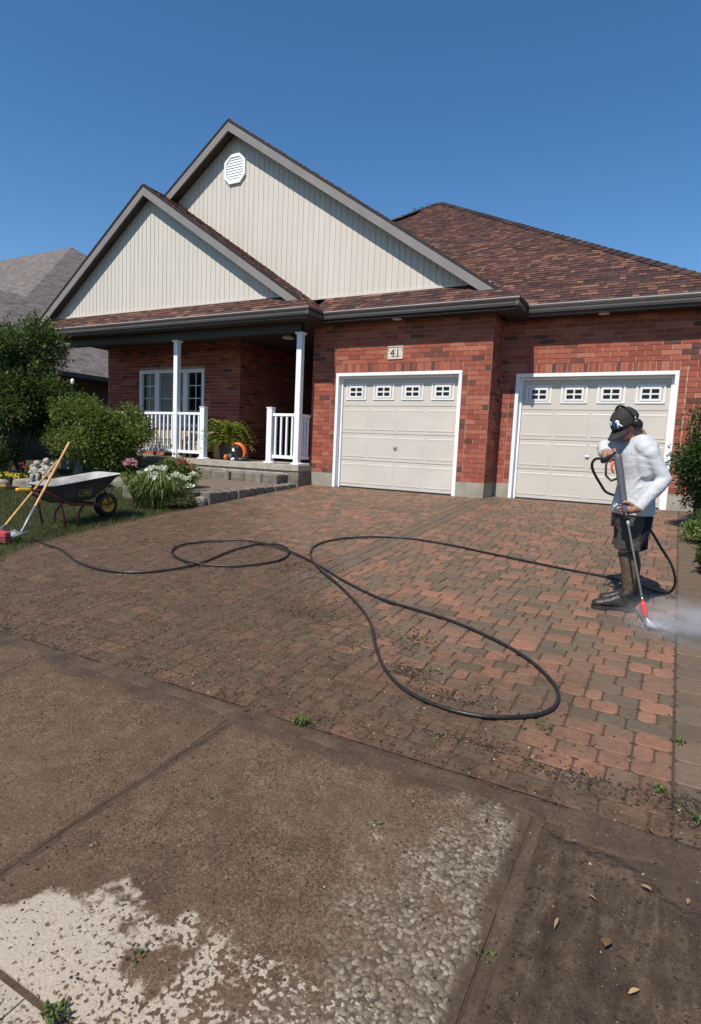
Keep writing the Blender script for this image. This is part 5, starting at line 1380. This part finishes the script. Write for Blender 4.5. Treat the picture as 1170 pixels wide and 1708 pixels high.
# ================================================================== THE WORKER
def m_skin():
    n = NT('skin'); p = n.obj(); f = n.noise(p, 30, 5)
    n.set(n.ramp(f, [(.3,(.30,.145,.090)),(.7,(.40,.205,.135))]), .5, 0, .4).bump(n.noise(p, 300, 3), .1, .001)
    n.p.inputs['Subsurface Weight'].default_value = .08; n.p.inputs['Subsurface Radius'].default_value = (.01,.004,.002); return n.m
MT['skin'] = m_skin()
MT['eyewhite'] = simple('eye_white', (.30,.27,.25), .4, .1, 10, 0)
def m_cloth(name, a, b, sc=9, st=.5, fold=(6,6,14)):
    n = NT(name); p = n.obj(); f = n.noise(p, sc, 5); fo = n.noise(n.scale(p, fold), 1.6, 3, .5, 1.2)
    w = n.n('TexWave'); n.l(n.scale(p,(420,420,420)), w.inputs['Vector']); w.inputs['Scale'].default_value = 1
    n.set(n.ramp(f, [(.3,a),(.7,b)]), .9, 0, .15).bump(n.math('ADD', n.math('MULTIPLY', fo, 1.0), n.math('MULTIPLY', w.outputs['Fac'], .01)), st, .03); return n.m
MT['shirt'] = m_cloth('white_jersey', (.44,.45,.47), (.52,.53,.545), 9, .3, (4,6,10))
MT['shorts'] = m_cloth('grey_brown_shorts', (.045,.040,.036), (.085,.075,.066), 4)
MT['shorts_panel'] = m_cloth('navy_panel', (.010,.011,.018), (.02,.021,.032), 4)
MT['cap_cloth'] = m_cloth('charcoal_cap', (.030,.028,.028), (.045,.042,.042), 20, .1)
MT['sock'] = m_cloth('muddy_leg', (.075,.055,.036), (.13,.095,.062), 16, .4)
MT['boot'] = simple('wet_black_leather', (.022,.019,.016), .46, .6, 18, 1.0, spec=.45, bs=45)
MT['boot_sole'] = simple('boot_sole', (.03,.026,.022), .5, .3, 20, .2)
MT['hair'] = simple('dark_hair', (.02,.014,.01), .6, .3, 60, .5)
MT['blue'] = simple('blue_patch', (.02,.07,.28), .6, .1, 10, 0)
person = empty('person', PF_); tag(person, 'worker in white long-sleeved shirt, dark shorts and cap aiming a pressure washer', 'person')
V3 = lambda *a: Vector(a)
hf = V3(-.60,-.55,-.80).normalized(); hl = V3(.707,-.707,0); hu = hf.cross(hl).normalized()
HC = V3(-.062,-.018,1.440)
def H(f,l,u): return HC+hf*f+hl*l+hu*u
AX3 = (hf,hl,hu)
body = MB()
# head and face
body.ball(H(-.005,0,.02),(.098,.076,.105),AX3,20,14)
body.ball(H(.030,0,-.055),(.062,.058,.070),AX3,18,12)                     # jaw
body.ball(H(.062,0,-.098),(.026,.028,.022),AX3,12,8)                       # chin
body.tube([H(.088,0,.012),H(.104,0,-.012),H(.116,0,-.034),H(.096,0,-.044)],[.009,.011,.015,.010],10)   # nose
for s in (-1,1):
    body.ball(H(.075,s*.036,-.022),(.028,.026,.022),AX3,12,8)              # cheek
    body.ball(H(.084,s*.030,.026),(.012,.024,.008),AX3,10,6)               # brow
    body.ball(H(-.004,s*.078,-.015),(.020,.010,.032),AX3,10,8)             # ear
body.ball(H(.088,0,-.066),(.012,.024,.007),AX3,12,6); body.ball(H(.084,0,-.078),(.012,.021,.007),AX3,12,6)   # lips
body.tube([H(-.03,0,-.04),V3(.025,.005,1.36),V3(.05,.02,1.29)],[.056,.060,.075],14)
# torso under the shirt, hips, legs
tf = V3(-.85,-.53,0).normalized(); tl = V3(.53,-.85,0).normalized()
def ering(c, a, b, n=24, f=tf, l=tl): return [c+f*a*math.cos(2*math.pi*k/n)+l*b*math.sin(2*math.pi*k/n) for k in range(n)]
body.rings([ering(V3(.035,0,.62),.09,.13),ering(V3(.04,0,.78),.10,.14),ering(V3(.04,0,1.0),.095,.13),ering(V3(.045,.005,1.2),.10,.16),ering(V3(.05,.01,1.30),.07,.12)])
LA = dict(sh=V3(.112,-.135,1.255), el=V3(.232,-.125,1.03), wr=V3(.080,-.290,.800))
RA = dict(sh=V3(-.035,.160,1.290), el=V3(-.205,.035,1.245), wr=V3(-.150,-.190,1.160))
body.tube([LA['sh'],LA['el'],LA['el'].lerp(LA['wr'],.4),LA['wr']],[.050,.040,.040,.027],12)
body.tube([RA['sh'],RA['el'],RA['el'].lerp(RA['wr'],.4),RA['wr']],[.050,.040,.040,.027],12)
LL = [V3(.075,-.085,.70),V3(.025,-.075,.47),V3(.060,-.070,.33),V3(.072,-.065,.10)]
RL = [V3(.010,.090,.70),V3(.040,.085,.47),V3(.075,.095,.33),V3(.085,.095,.10)]
for L in (LL,RL): body.tube([L[0],L[1],L[1].lerp(L[2],.4),L[2],L[3]],[.085,.058,.056,.056,.036],14)
# the lance the hands close on
B0, B1 = V3(-.078,-.290,1.185), V3(.012,-.345,.79); bax = (B1-B0).normalized()
def grip_hand(wr, G, ax, start, rad, turn, thumb_up):
    """palm against the cylinder at G, four unequal fingers curled round it, thumb from the side of the palm"""
    e1 = (start-ax*start.dot(ax)).normalized(); e2 = ax.cross(e1)*turn
    P = lambda ang, r, t: G+ax*t+(e1*math.cos(ang)+e2*math.sin(ang))*r
    palm = P(-.25, rad+.020, 0)
    body.tube([wr, wr.lerp(palm,.55), palm],[.026,(.032),(.030)],12)
    body.ball(palm,(.036,.020,.040),(ax,e2,e1),12,8)
    for i, (t, ln) in enumerate(((-.033,2.9),(-.011,3.2),(.011,3.0),(.032,2.5))):
        t = t*(1 if thumb_up else -1); r = rad+.0095
        pts = [P(-.15,rad+.026,t)]+[P(a*ln/3.2, r+(.006 if k == 1 else 0), t) for k, a in enumerate((.45,1.1,1.8,2.5,3.1))]
        body.tube(pts,[.0105,.0105,.0100,.0092,.0085,.0070],8)
    s = -1 if thumb_up else 1
    body.tube([P(-.5,rad+.030,s*.020),P(-1.0,rad+.018,s*.040),P(-1.7,rad+.012,s*.048),P(-2.3,rad+.010,s*.044)],[.014,.0125,.011,.008],8)
grip_hand(LA['wr'], B0.lerp(B1,.955), bax, V3(.9,.35,-.1), .021, -1, True)
GH0, GH1 = V3(-.150,-.262,1.165), V3(-.085,-.285,1.205); gax = (GH1-GH0).normalized()
grip_hand(RA['wr'], GH0.lerp(GH1,.45), gax, V3(-.2,.9,.2), .020, -1, False)
remeshed(body, 'body', MT['skin'], person, .0055, 2)
for s in (-1,1):
    MB().ball(H(.089,s*.030,.006),(.006,.010,.006),AX3,10,8).build('eye', MT['eyewhite'], person, True)
    MB().ball(H(.0945,s*.030,.004),(.004,.006,.006),AX3,8,6).build('iris', MT['hair'], person, True)
# hair below the cap at the back
mb = MB(); mb.ball(H(-.020,0,.022),(.090,.079,.090),AX3,20,14)
remeshed(mb, 'hair', MT['hair'], person, .008, 1)
# shirt
shp = MB()
shp.rings([ering(V3(.040,.0,.748),.140,.186,28),ering(V3(.040,0,.80),.142,.188,28),ering(V3(.045,0,.90),.128,.174,28),ering(V3(.045,0,1.02),.120,.162,28),ering(V3(.045,0,1.12),.128,.178,28),ering(V3(.050,.005,1.22),.124,.195,28),ering(V3(.055,.010,1.29),.100,.175,28),ering(V3(.052,.010,1.335),.078,.115,28),ering(V3(.045,.006,1.362),.066,.074,28)])
shp.ball(LA['sh']+V3(-.02,.01,-.005),(.066,.066,.066)); shp.ball(V3(.075,-.055,1.305),(.06,.07,.045)); shp.ball(RA['sh']+V3(.01,-.01,0),(.07,.07,.07))
shp.tube([LA['sh']-V3(.03,-.02,0),LA['sh']+V3(.02,0,-.04),LA['sh'].lerp(LA['el'],.55),LA['el']+V3(.004,0,0),LA['el'].lerp(LA['wr'],.3),LA['el'].lerp(LA['wr'],.7),LA['el'].lerp(LA['wr'],.97)],[.066,.066,.062,.058,.058,.046,.041],16)
shp.tube([RA['sh']+V3(.03,0,0),RA['sh'],RA['sh'].lerp(RA['el'],.5),RA['el'],RA['el'].lerp(RA['wr'],.30),RA['el'].lerp(RA['wr'],.48)],[.072,.072,.070,.066,.058,.050],16)
# cloth hanging between the near upper arm and the chest, sagging folds at the elbow
shp.tube([V3(.055,-.035,1.30),V3(.075,-.10,1.26),V3(.095,-.125,1.16),V3(.11,-.125,1.04)],[.052,.062,.064,.050],16); shp.tube([V3(.06,-.02,1.325),V3(.09,-.08,1.30),V3(.125,-.13,1.23)],[.045,.05,.055],14); shp.ball(V3(.03,-.10,.80),(.13,.085,.05)); shp.ball(V3(.205,-.14,.985),(.05,.05,.05))
for k in range(4): 
    q = LA['el'].lerp(LA['wr'],.18+.2*k); shp.ball(q+V3(0,-.01,-.006),(.054-.004*k,.05-.003*k,.018),((LA['wr']-LA['el']).cross(V3(0,0,1)).normalized(),V3(0,0,1),(LA['wr']-LA['el']).normalized()))
def fold(th0, th1, z0, z1, r, bow=0):
    P = []
    for i in range(7):
        t = i/6; th = th0+(th1-th0)*t; z = z0+(z1-z0)*t+bow*math.sin(t*math.pi); P.append(V3(.045,0,z)+tf*(.122)*math.cos(th)+tl*(.170)*math.sin(th))
    shp.tube(P,[r*.4,r*.9,r,r,r,r*.8,r*.3],8)
for a in ((1.5,.6,1.10,.92,.010,.02),(1.3,.4,.98,.84,.009,.015),(1.2,.1,.90,.79,.010,.01),(1.9,1.1,.93,.80,.009,.0)): fold(*a)
sh_o = remeshed(shp, 'shirt', MT['shirt'], person, .0075, 8, [(.20,.016)])
# shorts
sp = MB()
sp.rings([ering(V3(.036,0,.80),.118,.165),ering(V3(.036,0,.72),.130,.175),ering(V3(.036,0,.64),.128,.178)])
sp.rings([ering(V3(.066,-.080,.70),.100,.100),ering(V3(.054,-.080,.60),.106,.102),ering(V3(.052,-.078,.478),.116,.106)])
sp.rings([ering(V3(.010,.085,.70),.098,.095),ering(V3(.016,.085,.60),.102,.100),ering(V3(.014,.085,.490),.110,.102)])
remeshed(sp, 'shorts', MT['shorts'], person, .0085, 3, [(.10,.022)])
spn = MB()
for k in range(5):
    pass
arc = lambda z, c, r, a0, a1, n=7: [c+tf*r*math.cos(a)+tl*r*math.sin(a) for a in [a0+(a1-a0)*i/(n-1) for i in range(n)]]
rows_ = [arc(.74,V3(.045,-.035,.745),.142,1.75,2.6),arc(.66,V3(.056,-.060,.66),.124,1.75,2.6),arc(.58,V3(.050,-.080,.58),.117,1.75,2.6),arc(.50,V3(.046,-.078,.497),.121,1.75,2.6)]
V = [p for r_ in rows_ for p in r_]; Fc = [(i*7+j,i*7+j+1,(i+1)*7+j+1,(i+1)*7+j) for i in range(3) for j in range(6)]
o = MB().add(V,Fc).build('side_panel', MT['shorts_panel'], person, True); so_ = o.modifiers.new('thickness','SOLIDIFY'); so_.thickness = .006; so_.offset = 1
# muddy lower legs
for L in (LL,RL):
    MB().tube([L[1]+V3(0,0,-.01),L[1].lerp(L[2],.4),L[2],L[2].lerp(L[3],.6),L[3]],[.0605,.0600,.0600,.047,.042],18).build('sock', MT['sock'], person, True)
# boots
def boot(heel, toe, ankle, name='boot'):
    d = (toe-heel); Ln = d.length; d.normalize(); sd_ = V3(-d.y,d.x,0); mb = MB(); R = []
    for t, w, hgt in ((0.0,.030,.055),(.06,.040,.085),(.22,.044,.125),(.40,.044,.115),(.58,.048,.085),(.76,.052,.066),(.90,.045,.056),(.985,.026,.040)):
        c = heel+d*Ln*t; ring = []
        for k in range(14):
            a = 2*math.pi*k/14; ring.append(c+sd_*w*math.cos(a)*(1 if math.sin(a) < 0 else .86)+V3(0,0,.018+max(0,hgt*.5)*(1+math.sin(a))*.98))
        R.append(ring)
    mb.rings(R); mb.tube([heel+d*Ln*.22+V3(0,0,.06),heel+d*Ln*.24+V3(0,0,.12),V3(ankle.x,ankle.y,heel.z+.150)],[.046,.047,.050],14)
    bo = remeshed(mb, name, MT['boot'], person, .008, 2, [(.05,.006)])
    s = MB(); out = []
    for t, w in ((-.01,.026),(.03,.040),(.2,.045),(.45,.042),(.75,.054),(.92,.045),(1.0,.024)): out.append((heel+d*Ln*t, w))
    loop = [c+sd_*w for c,w in out]+[c-sd_*w for c,w in reversed(out)]
    s.prism([p+V3(0,0,.001) for p in loop],(0,0,.026)); s.build('sole', MT['boot_sole'], bo)
    for k in range(5):
        c = heel+d*Ln*(.36+.075*k)+V3(0,0,.128-.013*k); MB().tube([c-sd_*.028+V3(0,0,-.012),c+V3(0,0,.006),c+sd_*.028+V3(0,0,-.012)],.0035,6).build('lace', MT['rubber'], bo, True)
    return bo
boot(V3(.115,-.060,gz(-5.21)-gz(-5.15)), V3(-.185,-.115,gz(-5.26)-gz(-5.15)), LL[3])
boot(V3(.120,.095,gz(-5.05)-gz(-5.15)), V3(-.150,.080,gz(-5.06)-gz(-5.15)), RL[3])
# cap
def cap_pt(az, elv, off=0): return HC+hu*.020+hf*(.116+off)*math.cos(elv)*math.cos(az)+hl*(.094+off)*math.cos(elv)*math.sin(az)+hu*(.116+off)*math.sin(elv)-hf*.004
R = [[cap_pt(2*math.pi*k/32, e) for k in range(32)] for e in [math.radians(v) for v in (-6,2,14,28,42,56,70,82,88)]]
cap = MB().rings(R, True).build('cap', MT['cap_cloth'], person, True)
V = []; NV = 15
for i in range(5):
    for j in range(NV):
        az = math.radians(-68+136*j/(NV-1)); base = cap_pt(az, math.radians(-5), .001); ext = .078*i/4*math.cos(az*.92)**.7
        drop = -.012*(i/4)-.030*(math.sin(az)**2)*(i/4)
        V.append(base+hf*ext+hu*drop)
Fc = [(i*NV+j,i*NV+j+1,(i+1)*NV+j+1,(i+1)*NV+j) for i in range(4) for j in range(NV-1)]
vo = MB().add(V,Fc).build('visor', MT['cap_cloth'], cap, True); so_ = vo.modifiers.new('thickness','SOLIDIFY'); so_.thickness = .004
MB().ball(H(-.004,0,.138),.007).build('button', MT['cap_cloth'], cap, True)
def cap_text(ch, cx, size, mat, nm, el0=24):
    me = text_mesh(ch, size, .0, .003); 
    for v in me.vertices:
        x, y_ = v.co.x*.95+cx, v.co.y*1.1
        v.co = cap_pt(x/.095, math.radians(el0)+y_/.105, .003)
    me.materials.clear(); me.materials.append(mat); o = link(nm, me, cap); o.modifiers.new('thickness','SOLIDIFY').thickness = .002
cap_text('B', -.020, .066, MT['white'], 'letter_b'); cap_text('R', .055, .066, MT['white'], 'letter_r')
V = []; 
for i in range(6):
    for j in range(4): V.append(cap_pt((.004+.025*j/3)/.095, math.radians(24)+(-.030+.060*i/5)/.105, .0035))
MB().add(V,[(i*4+j,i*4+j+1,(i+1)*4+j+1,(i+1)*4+j) for i in range(5) for j in range(3)]).build('blue_bar', MT['blue'], cap)
# ear defenders
ear = empty('ear_defenders', HC, 0, person)
ea = [H(-.010, .100*math.cos(a), .006+.136*math.sin(a))-HC+hf*(-.035*math.sin(a)) for a in [math.pi*k/14 for k in range(15)]]
MB().tube(ea, [(.010,.004)]*15, 8).build('headband', MT['black'], ear, True)
for s in (-1,1):
    R = []
    for rr_, hh in ((.024,0),(.036,.002),(.041,.012),(.041,.024),(.034,.038),(.018,.043)):
        R.append([H(-.008,s*(.088+hh),-.012)-HC+hf*rr_*.9*math.cos(2*math.pi*k/20)+hu*rr_*1.12*math.sin(2*math.pi*k/20) for k in range(20)])
    MB().rings(R).build('ear_cup', MT['black'], ear, True)
    MB().tube([H(-.018,s*.112,.05)-HC,H(-.012,s*.118,.022)-HC],.004,8).build('yoke', MT['steel'], ear, True)

# ---- spray gun
gun = empty('pressure_washer_gun', PF_); tag(gun, 'grey pressure washer gun with steel lance and red nozzle held by the worker', 'spray gun')
MB().tube([B0-bax*.02,B0,B0+bax*.02,B0.lerp(B1,.5),B1-bax*.02,B1,B1+bax*.015],[.020,.030,.030,.026,.022,.020,.014],16).build('barrel', MT['gungrey'], gun, True)
MB().tube([GH0-gax*.05,GH0-gax*.03,GH0,GH1,B0],[.013,.020,.020,.020,.024],12).build('grip', MT['black'], gun, True)
MB().tube([GH0+V3(0,0,-.005),V3(-.152,-.285,1.11),V3(-.145,-.30,1.04),V3(-.105,-.31,1.005),V3(-.055,-.306,1.03)],[.010,.009,.009,.009,.010],10).build('trigger_guard', MT['black'], gun, True)
MB().tube([V3(-.085,-.292,1.16),V3(-.112,-.296,1.125),V3(-.108,-.299,1.085),V3(-.094,-.30,1.065)],[.009,.010,.010,.007],10).build('trigger', MT['orange'], gun, True)
T0 = V3(.032,-.355,.725); T1 = V3(.184,-.425,.160); tax = (T1-T0).normalized()
MB().tube([B1,B1.lerp(T0,.6),T0],[.016,.018,.014],12).build('collar', MT['black'], gun, True)
MB().tube([T0-tax*.02,T0+tax*.03,T0+tax*.032,T1],[.011,.011,.0075,.0075],10).build('lance', MT['lance'], gun, True)
MB().tube([T1-tax*.035,T1-tax*.02,T1+tax*.01],[.008,.011,.011],10).build('coupling', MT['brass'], gun, True)
MB().tube([T1-tax*.005,T1+tax*.012,T1+tax*.07,T1+tax*.10,T1+tax*.108],[.011,.019,.021,.018,.012],14).build('nozzle_guard', MT['red'], gun, True)
# ---- water
TIP = T1+tax*.108; HIT = V3(.262,-.455,.0)
wm = NT('water_jet'); wm.set((.92,.95,.97), .35, 0, .5); wm.p.inputs['Emission Strength'].default_value = 0
tr_ = wm.n('BsdfTransparent'); tl_ = wm.n('BsdfTranslucent'); tl_.inputs['Color'].default_value = (.9,.93,.95,1)
m1 = wm.n('MixShader'); m1.inputs[0].default_value = .5; wm.l(wm.p.outputs[0], m1.inputs[1]); wm.l(tl_.outputs[0], m1.inputs[2]); m2 = wm.n('MixShader'); m2.inputs[0].default_value = .65; wm.l(tr_.outputs[0], m2.inputs[1]); wm.l(m1.outputs[0], m2.inputs[2]); wm.l(m2.outputs[0], wm.t.nodes['Material Output'].inputs['Surface'])
rr = random.Random(8); mb = MB()
for i in range(170):
    a = rr.uniform(0,6.28); q = rr.random()**.6; e = HIT+V3(.030*q*math.cos(a),.024*q*math.sin(a),0); s0_ = rr.uniform(0,.6); s1_ = min(1, s0_+rr.uniform(.2,.5))
    p0, p1 = TIP.lerp(e,s0_), TIP.lerp(e,s1_); mb.tube([p0,p0.lerp(p1,.5),p1],[.0008,.0018,.0010],4)
for i in range(420):
    a = rr.uniform(0,6.28); d = abs(rr.gauss(0,.045)); c = HIT+V3(math.cos(a)*d*1.5+.02, math.sin(a)*d, abs(rr.gauss(0,.018))+.003); r_ = rr.uniform(.0015,.004)
    mb.add([c+V3(r_,0,0),c+V3(0,r_,0),c+V3(-r_,0,0),c+V3(0,-r_,0),c+V3(0,0,r_*1.3),c+V3(0,0,-r_)],[(0,1,4),(1,2,4),(2,3,4),(3,0,4),(1,0,5),(2,1,5),(3,2,5),(0,3,5)])
for i in range(520):                                    # droplets thrown up where the jet hits
    a = rr.gauss(-.25,1.1); d = abs(rr.gauss(0,.20)); h = max(.003, rr.gauss(.03,.04)*(1-d)); c = HIT+V3(math.cos(a)*d, math.sin(a)*d*.7, h+gz(-5.6)-gz(-5.6)); r_ = rr.uniform(.0008,.0028)
    mb.add([c+V3(r_,0,0),c+V3(0,r_,0),c+V3(-r_,0,0),c+V3(0,-r_,0),c+V3(0,0,r_*1.3),c+V3(0,0,-r_)],[(0,1,4),(1,2,4),(2,3,4),(3,0,4),(1,0,5),(2,1,5),(3,2,5),(0,3,5)])
wj = mb.build('water_spray', wm.m); wj.location = PF_; tag(wj, 'jet of water and droplets bursting from the red nozzle', kind='stuff')
vm = bpy.data.materials.new('mist'); vm.use_nodes = True; nt = vm.node_tree; nt.nodes.clear()
out = nt.nodes.new('ShaderNodeOutputMaterial'); pv = nt.nodes.new('ShaderNodeVolumePrincipled'); nt.links.new(pv.outputs[0], out.inputs['Volume'])
tc = nt.nodes.new('ShaderNodeTexCoord'); ln_ = nt.nodes.new('ShaderNodeVectorMath'); ln_.operation = 'LENGTH'; nt.links.new(tc.outputs['Object'], ln_.inputs[0])
mr = nt.nodes.new('ShaderNodeMapRange'); mr.interpolation_type = 'SMOOTHSTEP'; mr.inputs['From Min'].default_value = .98; mr.inputs['From Max'].default_value = .05; nt.links.new(ln_.outputs['Value'], mr.inputs['Value'])
nz = nt.nodes.new('ShaderNodeTexNoise'); nz.inputs['Scale'].default_value = 2.6; nz.inputs['Detail'].default_value = 4; nt.links.new(tc.outputs['Object'], nz.inputs['Vector'])
mr2 = nt.nodes.new('ShaderNodeMapRange'); mr2.inputs['From Min'].default_value = .36; mr2.inputs['From Max'].default_value = .68; nt.links.new(nz.outputs['Fac'], mr2.inputs['Value'])
mu = nt.nodes.new('ShaderNodeMath'); mu.operation = 'MULTIPLY'; nt.links.new(mr.outputs[0], mu.inputs[0]); nt.links.new(mr2.outputs[0], mu.inputs[1])
mu2 = nt.nodes.new('ShaderNodeMath'); mu2.operation = 'MULTIPLY'; mu2.inputs[1].default_value = 6.5; nt.links.new(mu.outputs[0], mu2.inputs[0]); nt.links.new(mu2.outputs[0], pv.inputs['Density'])
pv.inputs['Color'].default_value = (.97,.98,1,1); pv.inputs['Anisotropy'].default_value = .0
mi = MB().ball((0,0,0),1.0,None,20,14).build('water_mist', vm, None, True); mi.location = PF_+V3(.48,-.48,.07); mi.scale = (.54,.42,.20); tag(mi, 'pale mist drifting right of the water jet', kind='stuff')
